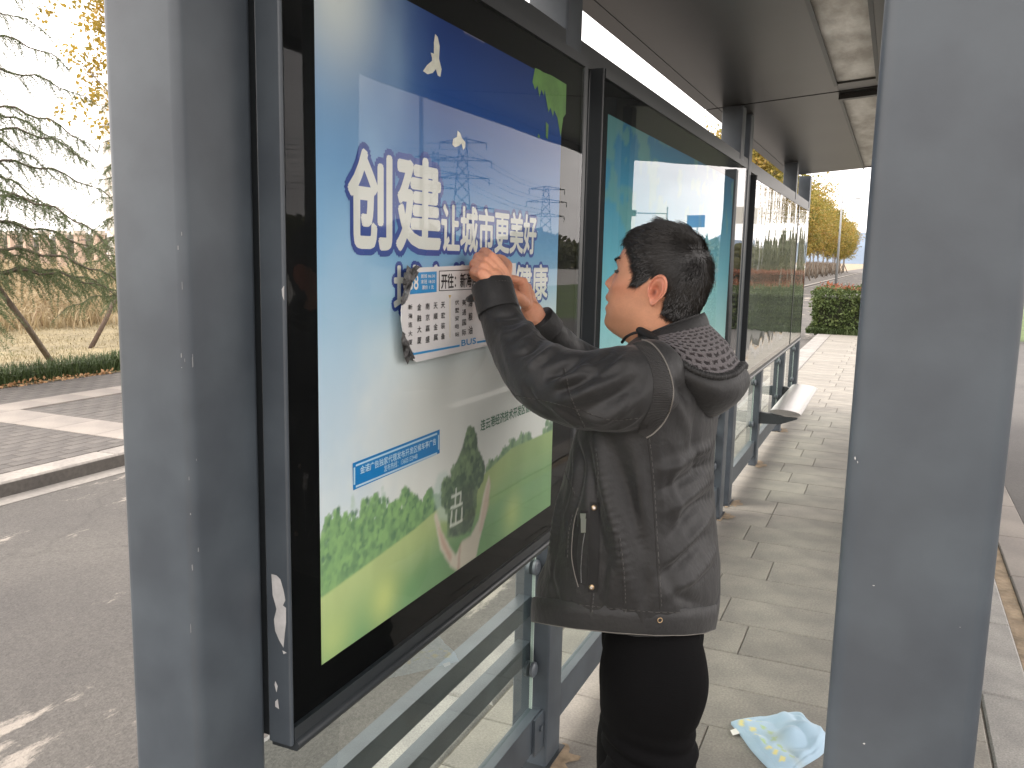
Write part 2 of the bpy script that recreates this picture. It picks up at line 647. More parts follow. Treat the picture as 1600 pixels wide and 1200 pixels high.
# ------------------------------------------------------------------ advertising cases
def vnoise(shape, cells, seed):
    r = np.random.default_rng(seed)
    g = r.random((cells[0] + 2, cells[1] + 2))
    yy = np.linspace(0, cells[0], shape[0], endpoint=False)
    xx = np.linspace(0, cells[1], shape[1], endpoint=False)
    iy, ix = yy.astype(int), xx.astype(int)
    fy, fx = yy - iy, xx - ix
    fy, fx = (fy * fy * (3 - 2 * fy))[:, None], (fx * fx * (3 - 2 * fx))[None]
    a = g[iy][:, ix] * (1 - fx) + g[iy][:, ix + 1] * fx
    b2 = g[iy + 1][:, ix] * (1 - fx) + g[iy + 1][:, ix + 1] * fx
    return a * (1 - fy) + b2 * fy


def fnoise(shape, c0, seed, oct_=4):
    out, amp, tot = np.zeros(shape), 1.0, 0
    for k in range(oct_):
        out += amp * vnoise(shape, (int(c0[0] * 2 ** k), int(c0[1] * 2 ** k)), seed + k)
        tot += amp
        amp *= 0.55
    return out / tot


def in_poly(Y, Z, pts):
    inside = np.zeros(Y.shape, bool)
    n = len(pts)
    for i in range(n):
        (ya, za), (yb, zb) = pts[i], pts[(i + 1) % n]
        c = ((za > Z) != (zb > Z)) & (Y < (yb - ya) * (Z - za) / (zb - za + 1e-12) + ya)
        inside ^= c
    return inside


def sm(a, b, x):
    t = np.clip((x - a) / (b - a), 0, 1)
    return t * t * (3 - 2 * t)


def lin(c):
    return np.array(s2l(*c))


XP = -0.8478                         # plane of the printed sheets inside the cases


def pz(px, py, x=XP):
    p = on_x(px, py, x)
    return (p[1], p[2])


def color_grid(name, Y, Z, C, x, m, parent):
    r, c = Y.shape
    P = np.stack([np.full(Y.shape, x), Y, Z], -1).reshape(-1, 3)
    idx = np.arange(r * c).reshape(r, c)
    F = np.stack([idx[:-1, :-1], idx[:-1, 1:], idx[1:, 1:], idx[1:, :-1]], -1).reshape(-1, 4)
    me = bpy.data.meshes.new(name)
    me.vertices.add(len(P))
    me.vertices.foreach_set('co', P.ravel())
    me.loops.add(F.size)
    me.loops.foreach_set('vertex_index', F.ravel())
    me.polygons.add(len(F))
    me.polygons.foreach_set('loop_start', np.arange(0, F.size, 4))
    me.update()
    a = me.color_attributes.new('print', 'FLOAT_COLOR', 'POINT')
    a.data.foreach_set('color', np.concatenate([C.reshape(-1, 3), np.ones((r * c, 1))], 1).ravel())
    me.materials.append(m)
    me.validate()
    return link(name, me, parent)


PRINT = mat('printed_poster_film', (0.5, 0.5, 0.5), rough=0.6, spec=0.12, attr='print')
P_WHITE = mat('white_print', s2l(226, 224, 216), rough=0.55, spec=0.3)
P_NAVY = mat('navy_print', s2l(56, 78, 150), rough=0.55, spec=0.3, var=0.12, vscale=6)
P_BLUE = mat('blue_print', s2l(28, 128, 196), rough=0.5, spec=0.3)
P_PALE = mat('pale_blue_print', s2l(190, 220, 238), rough=0.5, spec=0.3)
P_GREEN = mat('green_print', s2l(72, 120, 92), rough=0.55, spec=0.3)
P_LEAF = mat('leaf_green_print', s2l(98, 142, 66), rough=0.55, spec=0.3, var=0.3, vscale=14)
P_BIRD = mat('cream_print', s2l(226, 222, 206), rough=0.55, spec=0.3, var=0.12, vscale=60)
P_BLACK = mat('black_print', (0.012, 0.012, 0.014), rough=0.55)


def case(label, y0, y1, zt, x_face, end_d, glass, m_end, group=None, yr=None):
    root = thing('advertising_case', label, 'advertising case', (-0.885, (y0 + y1) / 2, 0.80), group)
    zb = 0.800
    q = MB()
    q.box(-0.935, x_face - 0.0106, y0 + 0.009, y1 - 0.003, zb + 0.003, zt - 0.003)
    q.build('back_box', STEEL_D, root)
    q = MB()                       # near stile: the flat grey end that faces along the street
    q.rbox(x_face - end_d, x_face, y0, y0 + 0.0085, zb, zt, 0.003, 2)
    q.build('frame_stile', m_end, root)
    q = MB()
    q.rbox(x_face - 0.046, x_face, y1 - 0.030, y1, zb, zt, 0.003, 2)
    q.build('frame_stile', STEEL_D, root)
    q = MB()                       # bottom rail with a rounded lower lip
    q.extrude([(x_face - 0.046, zb - 0.012), (x_face + 0.004, zb - 0.012), (x_face + 0.008, zb - 0.006), (x_face + 0.008, zb), (x_face + 0.004, zb + 0.005), (x_face, zb + 0.006), (x_face, zb + 0.028), (x_face - 0.046, zb + 0.028)], 'y', y0 + 0.0088, y1 - 0.0305)
    o = q.build('frame_rail', STEEL_D, root)
    smooth_by_angle(o, 50)
    q = MB()
    q.box(x_face - 0.046, x_face + 0.003, y0 + 0.0088, y1 - 0.0305, zt - 0.026, zt)
    q.build('frame_rail', STEEL_D, root)
    q = MB()
    q.box(x_face - 0.0105, x_face - 0.0090, y0 + 0.0088, y1 - 0.0305, zb + 0.0285, zt - 0.0265)
    q.build('backing_board', BLACKM, root)
    q = MB()
    q.box(x_face - 0.0056, x_face - 0.0006, y0 + 0.0090, y1 - 0.031, zb + 0.0287, zt - 0.0267)
    q.build('glass_pane', glass, root)
    return root


case1 = case('advertising case with the blue sky and green hill poster, nearest to the left post', 1.058, 2.420, 2.152, -0.839, 0.046, CASE_GLASS, STEEL)
# flaked paint on the near stile
for pts in ([(424, 897), (432, 899), (438, 905), (443, 922), (446, 938), (442, 946), (447, 950), (447, 972), (445, 990), (443, 1012), (436, 1000), (430, 986), (428, 968), (432, 952), (430, 944), (426, 930)],
            [(430, 1064), (434, 1072), (432, 1082), (429, 1070)], [(430, 1096), (434, 1092), (436, 1108), (430, 1104)], [(440, 452), (444, 446), (444, 470), (441, 462)], [(441, 1016), (448, 1020), (443, 1022)]):
    q = MB()
    P = [on_y(px, py, 1.0576) for px, py in pts]
    q.add(P, [tuple(range(len(P)))])
    q.build('paint_chip', CHIPM, case1)

# --- the painted picture of the first poster
ny, nz = 330, 350
Yl = np.linspace(1.153, 2.238, ny)
Zl = np.linspace(0.897, 2.053, nz)
Y, Z = np.meshgrid(Yl, Zl)
U, V = (Y - Yl[0]) / (Yl[-1] - Yl[0]), (Z - Zl[0]) / (Zl[-1] - Zl[0])
stops = [(1.00, (24, 54, 118)), (0.86, (33, 76, 146)), (0.74, (64, 120, 180)), (0.62, (118, 170, 210)), (0.53, (168, 200, 220)), (0.46, (216, 226, 228)), (0.38, (236, 236, 231)), (0.0, (238, 236, 228))]
C = np.zeros(Y.shape + (3,))
vs = [s[0] for s in stops][::-1]
for k in range(3):
    C[..., k] = np.interp(V, vs, [lin(s[1])[k] for s in stops][::-1])
# pale clouds and light shafts towards the left edge
cl = fnoise(Y.shape, (4, 4), 11, 5)
left = sm(0.42, 0.0, U)
f_ = (left * sm(0.35, 0.75, cl + left * 0.25) * 0.55)[..., None]
C = C * (1 - f_) + lin((150, 190, 222)) * f_
f_ = (np.exp(-((U - 0.05) ** 2 / 0.012 + (V - 0.97) ** 2 / 0.012)) * 0.95)[..., None]
C = C * (1 - f_) + lin((222, 226, 222)) * f_
for uu, vv, su, sv, a in ((0.10, 0.62, 0.006, 0.004, 0.35), (0.05, 0.50, 0.004, 0.012, 0.4), (0.16, 0.74, 0.003, 0.006, 0.3), (0.22, 0.90, 0.0015, 0.010, 0.22)):
    f_ = (np.exp(-((U - uu) ** 2 / su + (V - vv) ** 2 / sv)) * a)[..., None]
    C = C * (1 - f_) + lin((176, 204, 226)) * f_
# soft folds in the lower white part
fold = fnoise(Y.shape, (2, 14), 31, 3)
C *= (1 - 0.05 * sm(0.5, 0.3, V) * (fold - 0.5) * 2)[..., None]


def line_v(pxs):
    q_ = [pz(*p) for p in pxs]
    return np.interp(Y, [a[0] for a in q_], [a[1] for a in q_])


# far pale trees, near trees, the hill
tn = fnoise(Y.shape, (26, 26), 41, 4)
tn2 = fnoise(Y.shape, (80, 80), 47, 3)


def dab(yc, zc, r_, col, a):
    """one soft dab of print colour"""
    i0, i1 = np.searchsorted(Zl, [zc - r_ * 1.6, zc + r_ * 1.6])
    j0, j1 = np.searchsorted(Yl, [yc - r_ * 1.6, yc + r_ * 1.6])
    if i1 <= i0 or j1 <= j0:
        return
    d_ = np.hypot(Y[i0:i1, j0:j1] - yc, Z[i0:i1, j0:j1] - zc) / r_
    m_ = (a * sm(1.25, 0.65, d_))[..., None]
    C[i0:i1, j0:j1] = C[i0:i1, j0:j1] * (1 - m_) + col * m_


def tree_row(px_tops, base, dark, light, seed, width, mixf, n_=150):
    """printed trees made of many leafy dabs, darker inside and lighter at the upper left"""
    r_ = np.random.default_rng(seed)
    dk, lt = lin(dark), lin(light)
    for (px, py, wpx) in px_tops:
        yc, zt_ = pz(px, py)
        wd = abs(pz(px + wpx, py)[0] - yc)
        zb_ = float(np.interp(yc, Yl, base[0]))
        hgt = max(0.02, zt_ - zb_ + 0.01)
        for k_ in range(n_):
            t = r_.random() ** 0.8            # 0 at the tip
            half = wd * (0.12 + 0.95 * t ** 0.7)
            u = r_.uniform(-1, 1)
            sh_ = np.clip(0.45 + 0.55 * r_.normal() * 0.6 - 0.35 * u - 0.25 * t + 0.15, 0, 1)
            dab(yc + u * half, zt_ - t * hgt + r_.normal(0, 0.004), r_.uniform(0.0045, 0.011) * (0.6 + 0.5 * t), dk * (1 - sh_) + lt * sh_, mixf * r_.uniform(0.7, 1))


hill_l = line_v([(505, 932), (560, 892), (610, 855), (650, 825), (690, 790), (720, 768), (760, 738), (800, 700), (840, 682), (872, 668)])
tree_row([(552, 778, 9), (598, 764, 9), (690, 760, 8)], hill_l, (168, 196, 176), (196, 212, 200), 5, 0.1, 0.35, 90)
tree_row([(512, 806, 22), (526, 798, 20), (540, 806, 20), (552, 802, 22), (571, 780, 24), (586, 774, 22), (600, 782, 24), (614, 784, 22), (632, 764, 25), (645, 776, 22), (656, 786, 20), (670, 768, 18), (682, 775, 14)], hill_l, (58, 108, 72), (134, 178, 104), 6, 0.1, 0.9, 330)
tree_row([(768, 720, 8), (778, 716, 8), (788, 700, 9), (800, 688, 10), (814, 680, 10), (824, 678, 9), (834, 694, 8), (858, 652, 10), (868, 662, 9)], hill_l, (78, 118, 88), (142, 172, 122), 7, 0.1, 0.8, 80)
hm = sm(-0.003, 0.003, hill_l - Z)
d = np.clip((hill_l - Z) / 0.30, 0, 1)
hc = lin((178, 194, 124))[None, None] * (1 - sm(0.0, 0.42, d))[..., None] + lin((104, 150, 92))[None, None] * sm(0.0, 0.42, d)[..., None]
hn = fnoise(Y.shape, (5, 9), 61, 4)
hc = hc * (0.75 + 0.5 * hn)[..., None]
f_ = (sm(0.45, 0.9, U) * 0.45)[..., None]
hc = hc * (1 - f_) + lin((116, 158, 96)) * f_
for (px, py, wy, wz, a) in ((600, 935, 0.05, 0.05, 0.8), (520, 1000, 0.06, 0.05, 0.5), (800, 800, 0.05, 0.05, 0.5)):
    yc, zc = pz(px, py)
    f_ = (np.exp(-((Y - yc) / wy) ** 2 - ((Z - zc) / wz) ** 2) * a)[..., None]
    hc = hc * (1 - f_) + lin((206, 216, 124)) * f_
C = C * (1 - hm[..., None]) + hc * hm[..., None]


def paint(pts, colr, a=1.0, soft=None, tex=0.0, dark=None):
    global C
    msk = in_poly(Y, Z, [pz(*p) for p in pts]).astype(float)
    for _ in range(soft or 1):     # soften the edge a little
        msk = (msk + np.roll(msk, 1, 0) + np.roll(msk, -1, 0) + np.roll(msk, 1, 1) + np.roll(msk, -1, 1)) / 5
    col = np.broadcast_to(lin(colr), C.shape).copy()
    if dark is not None:
        shd = np.clip(0.1 + 1.6 * (tn2 - 0.3), 0, 1)[..., None]
        col = lin(dark) * (1 - shd) + lin(colr) * shd
    mm = (msk * a)[..., None]
    C = C * (1 - mm) + col * mm


# cupped hands and the little leafy house
paint([(678, 805), (683, 800), (690, 830), (704, 856), (712, 868), (722, 846), (735, 838), (748, 812), (756, 770), (764, 742), (766, 760), (760, 800), (748, 850), (742, 878), (716, 893), (704, 885), (688, 858)], (228, 214, 196), 0.92, 2)
paint([(680, 804), (686, 824), (698, 850), (706, 868), (704, 880), (690, 852)], (196, 152, 128), 0.75, 3)
paint([(718, 850), (720, 850), (718, 892), (714, 892)], (190, 150, 128), 0.7, 2)
paint([(760, 762), (766, 748), (764, 790), (752, 832), (748, 830)], (206, 176, 156), 0.6, 3)
paint([(676, 772), (684, 742), (698, 735), (705, 760), (702, 815), (686, 812)], (196, 214, 204), 0.6, 5)
paint([(700, 768), (706, 742), (714, 720), (722, 700), (730, 672), (740, 670), (747, 700), (752, 715), (757, 728), (754, 752), (746, 766), (744, 800), (736, 830), (716, 838), (699, 840)], (116, 146, 98), 0.97, 1, dark=(46, 76, 54))
paint([(692, 752), (704, 742), (703, 790), (690, 790)], (110, 150, 100), 0.85, 3, dark=(50, 88, 58))
r_ = np.random.default_rng(66)
for (px, py, rx, ry, n_) in ((736, 690, 9, 22, 160), (738, 735, 18, 30, 330), (720, 790, 18, 42, 420), (698, 772, 8, 26, 130), (716, 742, 12, 18, 120)):
    for _ in range(n_):
        a_ = r_.uniform(0, 6.28)
        q_ = r_.random() ** 0.6
        yc_, zc_ = pz(px + rx * q_ * math.cos(a_), py + ry * q_ * math.sin(a_))
        sh_ = np.clip(0.35 + 0.3 * r_.normal() - 0.25 * math.cos(a_) - 0.15 * math.sin(a_), 0, 1)
        dab(yc_, zc_, r_.uniform(0.004, 0.009), lin((52, 84, 60)) * (1 - sh_) + lin((128, 156, 108)) * sh_, 0.8)
paint([(704, 768), (740, 752), (742, 796), (733, 826), (702, 838)], (64, 90, 66), 0.6, 2, dark=(44, 66, 52))
for pts in ([(706, 776), (720, 770)], [(713, 764), (711, 790)], [(705, 794), (722, 787)], [(720, 772), (719, 788)], [(706, 800), (704, 822)], [(722, 794), (721, 812)], [(713, 798), (712, 816)], [(704, 822), (722, 813)]):
    (ya, za), (yb, zb) = pz(*pts[0]), pz(*pts[1])
    L = math.hypot(yb - ya, zb - za)
    t = np.clip(((Y - ya) * (yb - ya) + (Z - za) * (zb - za)) / L ** 2, 0, 1)
    dd = np.hypot(Y - ya - t * (yb - ya), Z - za - t * (zb - za))
    f_ = (sm(0.0048, 0.0022, dd) * 0.85)[..., None]
    C = C * (1 - f_) + lin((226, 230, 216)) * f_
wash_ = (sm(0.50, 0.20, V) * 0.10)[..., None]
C = C * (1 - wash_) + lin((232, 234, 226)) * wash_
C = np.clip(C, 0.002, 0.9)
poster1 = color_grid('poster', Y, Z, C, XP, PRINT, case1)
XT = XP + 0.0009


def rect_px(x0, y0, x1, y1, x=XT):
    """the flat rectangle on the poster whose left edge is seen at x0 and right edge at x1"""
    a, b2 = pz(x0, y0, x), pz(x1, y1, x)
    return a[0], b2[0], a[1], b2[1]


def poly_print(name, pts, m, x=XT, parent=None):
    P = [on_x(px, py, x) for px, py in pts]
    q = MB()
    q.add(P, [tuple(range(len(P)))])
    o = q.build(name, m, parent or poster1)
    bm = bmesh.new()
    bm.from_mesh(o.data)
    bmesh.ops.triangulate(bm, faces=bm.faces[:])
    bm.normal_update()
    if sum(f.normal.x for f in bm.faces) < 0:
        bmesh.ops.reverse_faces(bm, faces=bm.faces[:])
    bm.to_mesh(o.data)
    bm.free()
    return o


def letters(body, xl, yl_b, yl_t, xr, m, bold=0.0, outline=None, m_out=None, x=XT, name='lettering'):
    y0, za = pz(xl, yl_b, x)
    _, zb = pz(xl, yl_t, x)
    y1 = pz(xr, (yl_b + yl_t) / 2, x)[0]
    return text_on(body, (y0, y1, za, zb), x, m, poster1, bold, outline, m_out, name)


letters('创', 546, 385, 232, 611, P_WHITE, 0.034, 0.105, P_NAVY)
letters('建', 621, 388, 242, 688, P_WHITE, 0.034, 0.105, P_NAVY)
letters('让城市更美好', 690, 392, 318, 838, P_WHITE, 0.028, 0.115, P_NAVY)
letters('城市生活更健康', 616, 490, 415, 855, P_WHITE, 0.028, 0.115, P_NAVY)
letters('连云港经济技术开发区管委会', 751, 674, 657, 838, P_GREEN, 0.018)
# bird, second bird, leaves
poly_print('printed_bird', [(680, 53), (684, 58), (687, 72), (686, 92), (690, 108), (688, 120), (684, 118), (681, 108), (676, 114), (668, 116), (661, 111), (667, 102), (675, 95), (675, 90), (673, 82), (678, 84), (678, 66)], P_BIRD)
poly_print('printed_bird', [(715, 204), (719, 208), (722, 216), (727, 222), (727, 230), (724, 234), (721, 224), (717, 228), (711, 230), (707, 226), (708, 217), (714, 214)], P_BIRD)
poly_print('printed_leaf', [(836, 106), (843, 109), (849, 113), (852, 130), (850, 150), (846, 140), (843, 152), (840, 134), (836, 140), (832, 128)], P_LEAF)
poly_print('printed_leaf', [(849, 113), (862, 118), (885, 132), (884, 178), (880, 184), (876, 214), (871, 184), (866, 172), (864, 182), (860, 168), (857, 176), (854, 158), (851, 140)], P_LEAF, XT + 0.0002)
poly_print('printed_leaf', [(841, 209), (844, 212), (843, 216), (840, 214)], P_LEAF)
poly_print('printed_leaf', [(853, 190), (857, 195), (856, 218), (853, 214)], P_LEAF)
# the blue hot-line label
lb = poly_print('blue_label', [(551, 724), (687, 671), (687, 708), (552, 766)], P_BLUE)
for pts in ([(556, 726), (683, 676), (683, 679), (556, 729)], [(556, 759), (683, 706.5), (683, 709.5), (556, 762)], [(552.5, 731), (555, 730), (555, 757), (552.5, 758)], [(684.5, 680), (686.2, 679), (686.2, 702), (684.5, 703)]):
    poly_print('label_border', pts, P_PALE, XT + 0.0003)
letters('金诺广告独家代理发布开发区候车亭广告', 563, 741, 729, 681, P_PALE, 0.02, x=XT + 0.0004)
letters('发布热线：13605132448', 600, 738, 727.5, 652, P_PALE, 0.012, x=XT + 0.0004)

# --- second and third cases
case2 = case('advertising case with a plain teal blue poster behind the man', 2.560, 5.300, 2.158, -0.839, 0.046, CASE_GLASS_B, STEEL_D)
ny, nz = 120, 90
Y, Z = np.meshgrid(np.linspace(2.640, 4.930, ny), np.linspace(0.900, 2.038, nz))
U, V = (Y - 2.64) / 2.29, (Z - 0.9) / 1.138
st = [(0, (216, 230, 218)), (0.25, (166, 208, 204)), (0.55, (104, 176, 190)), (0.8, (58, 138, 168)), (1, (30, 96, 132))]
C = np.stack([np.interp(V, [s[0] for s in st], [lin(s[1])[k] for s in st]) for k in range(3)], -1)
C *= (0.92 + 0.16 * fnoise(Y.shape, (2, 8), 71, 3))[..., None]
lf = fnoise(Y.shape, (9, 16), 77, 3)
f_ = (sm(0.60, 0.66, lf) * sm(0.5, 0.75, V) * 0.35)[..., None]
C = C * (1 - f_) + lin((120, 160, 110)) * f_
C = np.clip(C * 1.3, 0, 0.9)
poster2 = color_grid('poster', Y, Z, C, XP, PRINT, case2)

case3 = case('long case with a mirror like wavy front at the far end of the shelter', 5.800, 9.560, 2.142, -0.856, 0.078, CASE_GLASS2, STEEL_D)
q = MB()
q.box(-0.8635, -0.8620, 5.86, 9.50, 0.86, 2.09)
q.build('poster', mat('dark_green_board', (0.055, 0.065, 0.058), rough=0.5, var=0.5, vscale=1.4), case3)  # dark grey-green board added behind the front so the reflections dominate
q = MB()
q.box(-0.858, -0.8535, 8.50, 8.535, 0.829, 2.115)
q.build('divider', STEEL_D, case3)

# ================================================================== GROUND
ASPH = mat('worn_asphalt', (0.078, 0.0725, 0.067), rough=0.93, var=0.30, vscale=70, vdetail=9, two_scale=1.0, bump=0.9, bscale=95, bdist=0.006)
_t = ASPH.node_tree          # pale sandy worn patches on the asphalt
_b = _t.nodes['Principled BSDF']
_src = _b.inputs['Base Color'].links[0].from_socket
_g = _t.nodes.new('ShaderNodeTexCoord')
_q = _t.nodes.new('ShaderNodeMapping')
_q.inputs['Scale'].default_value = (1.0, 0.35, 1.0)
_q.inputs['Location'].default_value = (0.75, 0.42, 0)
_n1 = _t.nodes.new('ShaderNodeTexNoise')
_n1.inputs['Scale'].default_value = 1.5
_n1.inputs['Detail'].default_value = 9
_n1.inputs['Roughness'].default_value = 0.72
_r1 = _t.nodes.new('ShaderNodeValToRGB')
_r1.color_ramp.elements[0].position = 0.575
_r1.color_ramp.elements[1].position = 0.615
_m1 = _t.nodes.new('ShaderNodeMixRGB')
_m1.inputs['Color2'].default_value = (0.25, 0.225, 0.195, 1)
_t.links.new(_g.outputs['Object'], _q.inputs['Vector'])
_t.links.new(_q.outputs['Vector'], _n1.inputs['Vector'])
_t.links.new(_n1.outputs['Fac'], _r1.inputs['Fac'])
_t.links.new(_r1.outputs['Color'], _m1.inputs['Fac'])
_t.links.new(_src, _m1.inputs['Color1'])
_vo = _t.nodes.new('ShaderNodeTexVoronoi')
_vo.feature = 'DISTANCE_TO_EDGE'
_vo.inputs['Scale'].default_value = 0.45
_nw = _t.nodes.new('ShaderNodeTexNoise')
_nw.inputs['Scale'].default_value = 3.0
_nw.inputs['Detail'].default_value = 6
_mw = _t.nodes.new('ShaderNodeMixRGB')
_mw.blend_type = 'LINEAR_LIGHT'
_mw.inputs['Fac'].default_value = 0.25
_t.links.new(_g.outputs['Object'], _mw.inputs['Color1'])
_t.links.new(_g.outputs['Object'], _nw.inputs['Vector'])
_t.links.new(_nw.outputs['Color'], _mw.inputs['Color2'])
_t.links.new(_mw.outputs['Color'], _vo.inputs['Vector'])
_rc = _t.nodes.new('ShaderNodeValToRGB')
_rc.color_ramp.elements[0].position = 0.0
_rc.color_ramp.elements[0].color = (0.55, 0.55, 0.55, 1)
_rc.color_ramp.elements[1].position = 0.012
_rc.color_ramp.elements[1].color = (1, 1, 1, 1)
_t.links.new(_vo.outputs['Distance'], _rc.inputs['Fac'])
_mc = _t.nodes.new('ShaderNodeMixRGB')
_mc.blend_type = 'MULTIPLY'
_mc.inputs['Fac'].default_value = 0.35
_t.links.new(_m1.outputs['Color'], _mc.inputs['Color1'])
_t.links.new(_rc.outputs['Color'], _mc.inputs['Color2'])
_t.links.new(_mc.outputs['Color'], _b.inputs['Base Color'])
ASPH2 = mat('asphalt', (0.080, 0.076, 0.073), rough=0.92, var=0.18, vscale=60, two_scale=0.8, bump=0.4, bscale=160, bdist=0.003)
GRANITE = per_object_tint(mat('speckled_granite', (0.235, 0.225, 0.21), rough=0.75, var=0.30, vscale=140, vdetail=3, two_scale=6, bump=0.25, bscale=220, bdist=0.001), 0.08)
SLABM = per_object_tint(mat('grey_paving_slab', (0.200, 0.187, 0.163), rough=0.78, var=0.24, vscale=120, vdetail=4, two_scale=5, bump=0.3, bscale=160, bdist=0.0015), 0.08)
JOINT = mat('dark_sand_joint', (0.105, 0.095, 0.078), rough=0.97, var=0.4, vscale=40)
BRICKM = per_object_tint(mat('grey_paver', (0.088, 0.080, 0.074), rough=0.88, var=0.16, vscale=70, two_scale=2.4, bump=0.3, bscale=150, bdist=0.0015), 0.12)
PALE = per_object_tint(mat('pale_paver', (0.215, 0.193, 0.173), rough=0.85, var=0.10, vscale=60, two_scale=2.0), 0.05)
KERBM = per_object_tint(mat('pale_kerb_concrete', (0.235, 0.217, 0.197), rough=0.85, var=0.18, vscale=30, two_scale=3, bump=0.3, bscale=120, bdist=0.002), 0.06)
DIRT = mat('dry_soil', (0.26, 0.20, 0.135), rough=0.97, var=0.4, vscale=9, two_scale=0.9, bump=0.5, bscale=30, bdist=0.02)
LAWN = mat('dry_lawn', (0.235, 0.195, 0.115), rough=0.97, var=0.35, vscale=14, two_scale=1.0, bump=0.6, bscale=60, bdist=0.02)
GREEN = mat('green_lawn', (0.075, 0.115, 0.032), rough=0.95, var=0.35, vscale=3, two_scale=0.3)
WHITE = mat('white_road_paint', (0.62, 0.60, 0.56), rough=0.8, var=0.2, vscale=30)


def structure(name, mb, m):
    return mb.build(name, m, kind='structure')


q = MB()
n = 48
q.add([(2500 * math.cos(2 * math.pi * i / n), 2500 * math.sin(2 * math.pi * i / n), -0.30) for i in range(n)], [tuple(range(n))])
structure('ground', q, DIRT)
q = MB()
q.box(-5.40, -1.50, -30, 420, -0.25, -0.15)
structure('road', q, ASPH)
q = MB()
q.box(-5.57, -5.40, -30, 420, -0.25, -0.146)
structure('gutter', q, mat('pale_gutter_concrete', (0.19, 0.177, 0.162), rough=0.85, var=0.15, vscale=30, two_scale=2))
q = MB()
q.box(0.872, 40.0, -30, 21.5, -0.25, -0.006)
structure('front_road', q, ASPH2)
q = MB()
q.box(0.604, 0.676, -2, 21.0, -0.25, -0.012)
structure('sunken_strip', q, DIRT)  # brown strip set slightly lower, between the kerb and edging stones


def slab_mesh(name, lx, ly, t, ch, m):
    """slab with chamfered top edges, origin at the centre of its top face"""
    a, b = lx / 2, ly / 2
    v = []
    for (s, zz) in ((0, 0.0), (ch, -ch), (ch, -t)):
        v += [(-a + ch - s, -b + ch - s, zz), (a - ch + s, -b + ch - s, zz), (a - ch + s, b - ch + s, zz), (-a + ch - s, b - ch + s, zz)]
    f = [(0, 1, 2, 3)]
    for k in (0, 4):
        for i in range(4):
            j = (i + 1) % 4
            f.append((k + i, k + i + 4, k + j + 4, k + j))
    q_ = MB()
    q_.add(v, f)
    return q_.mesh(name, m)


_slabs = {}


def put_slab(name, cx, cy, z, lx, ly, m, parent, tilt=0.0012, t=0.05, ch=0.004):
    key = (name, round(lx, 3), round(ly, 3), m.name)
    if key not in _slabs:
        _slabs[key] = slab_mesh(name, lx, ly, t, ch, m)
    o = link(name, _slabs[key], parent, loc=Vector((cx, cy, z)) - wloc(parent))
    o.rotation_euler = (rng.uniform(-tilt, tilt), rng.uniform(-tilt, tilt), rng.uniform(-0.0015, 0.0015))
    return o


# the paved platform under and beyond the shelter
q = MB()
q.box(-1.498, 0.602, -0.5, 20.7, -0.25, -0.009)
platform = structure('platform_paving', q, JOINT)
row0, pitch = 1.037, 0.3025
offs = [0.0, 0.30, 0.12, 0.42, 0.22, 0.52, 0.08, 0.36]
k = 0
y = row0
while y < 20.6:
    x = -1.196
    first = True
    ox = offs[(k * 5 + (k // 3)) % 8] + rng.uniform(-0.02, 0.02)
    while x < 0.415:
        w = 0.60
        if first:
            w = ox if ox > 0.12 else 0.60
            first = False
        w = min(w, 0.416 - x)
        if w > 0.09:
            put_slab('paving_slab', x + w / 2, y + pitch / 2, rng.uniform(-0.0012, 0.0012), w - 0.0034, pitch - 0.0034, SLABM, platform)
        x += w
    y += pitch
    k += 1
for i in range(27):
    y0 = 0.4 + i * 0.75
    put_slab('kerb_stone', -1.349, y0 + 0.375, 0.001, 0.294, 0.744, GRANITE, platform, t=0.2, ch=0.012)
    put_slab('kerb_stone', 0.511, y0 + 0.375 + 0.14, 0.002, 0.178, 0.744, GRANITE, platform, t=0.2, ch=0.008)
    if i < 22:
        put_slab('edging_stone', 0.773, y0 + 0.5, 0.001, 0.19, 0.744, PALE, platform, t=0.2, ch=0.006)

# the pavement on the far side of the road
q = MB()
q.box(-9.35, -5.574, -30, 420, -0.25, -0.056)
far_pave = structure('far_pavement', q, mat('paver_sand', (0.085, 0.077, 0.07), rough=0.95, var=0.2, vscale=30, two_scale=2))
for i in range(12):
    put_slab('kerb_stone', -5.687, -0.55 + i * 0.995, -0.040, 0.222, 0.987, KERBM, far_pave, t=0.20, ch=0.012)
q = MB()
q.box(-5.798, -5.576, 11.0, 420, -0.20, -0.040)
q.build('kerb_run', KERBM, far_pave, kind='stuff')
pieces = []
bl, bw = 0.232, 0.116


def in_view(x, y_, m=25):
    c = RM.T @ (np.array([x, y_, -0.04]) - np.array([0, 0, H_CAM]))
    if -c[2] < 0.1:
        return False
    px = 800 + FPX * c[0] / -c[2]
    py = 600 - FPX * c[1] / -c[2]
    return -m < px < 225 and py < 800


def brick_field(xa, xb, ya, yb):
    r = 0
    x = xb
    while x - bw > xa - 0.02:
        y_ = ya + (0 if r % 2 else -bl / 2)
        while y_ < yb:
            y1_ = min(y_ + bl, yb)
            y0_ = max(y_, ya)
            if y1_ - y0_ > 0.05:
                cx, cy = x - bw / 2, (y0_ + y1_) / 2
                if in_view(cx, cy):
                    pieces.append((cx, cy, y1_ - y0_))
            y_ += bl
        x -= bw
        r += 1


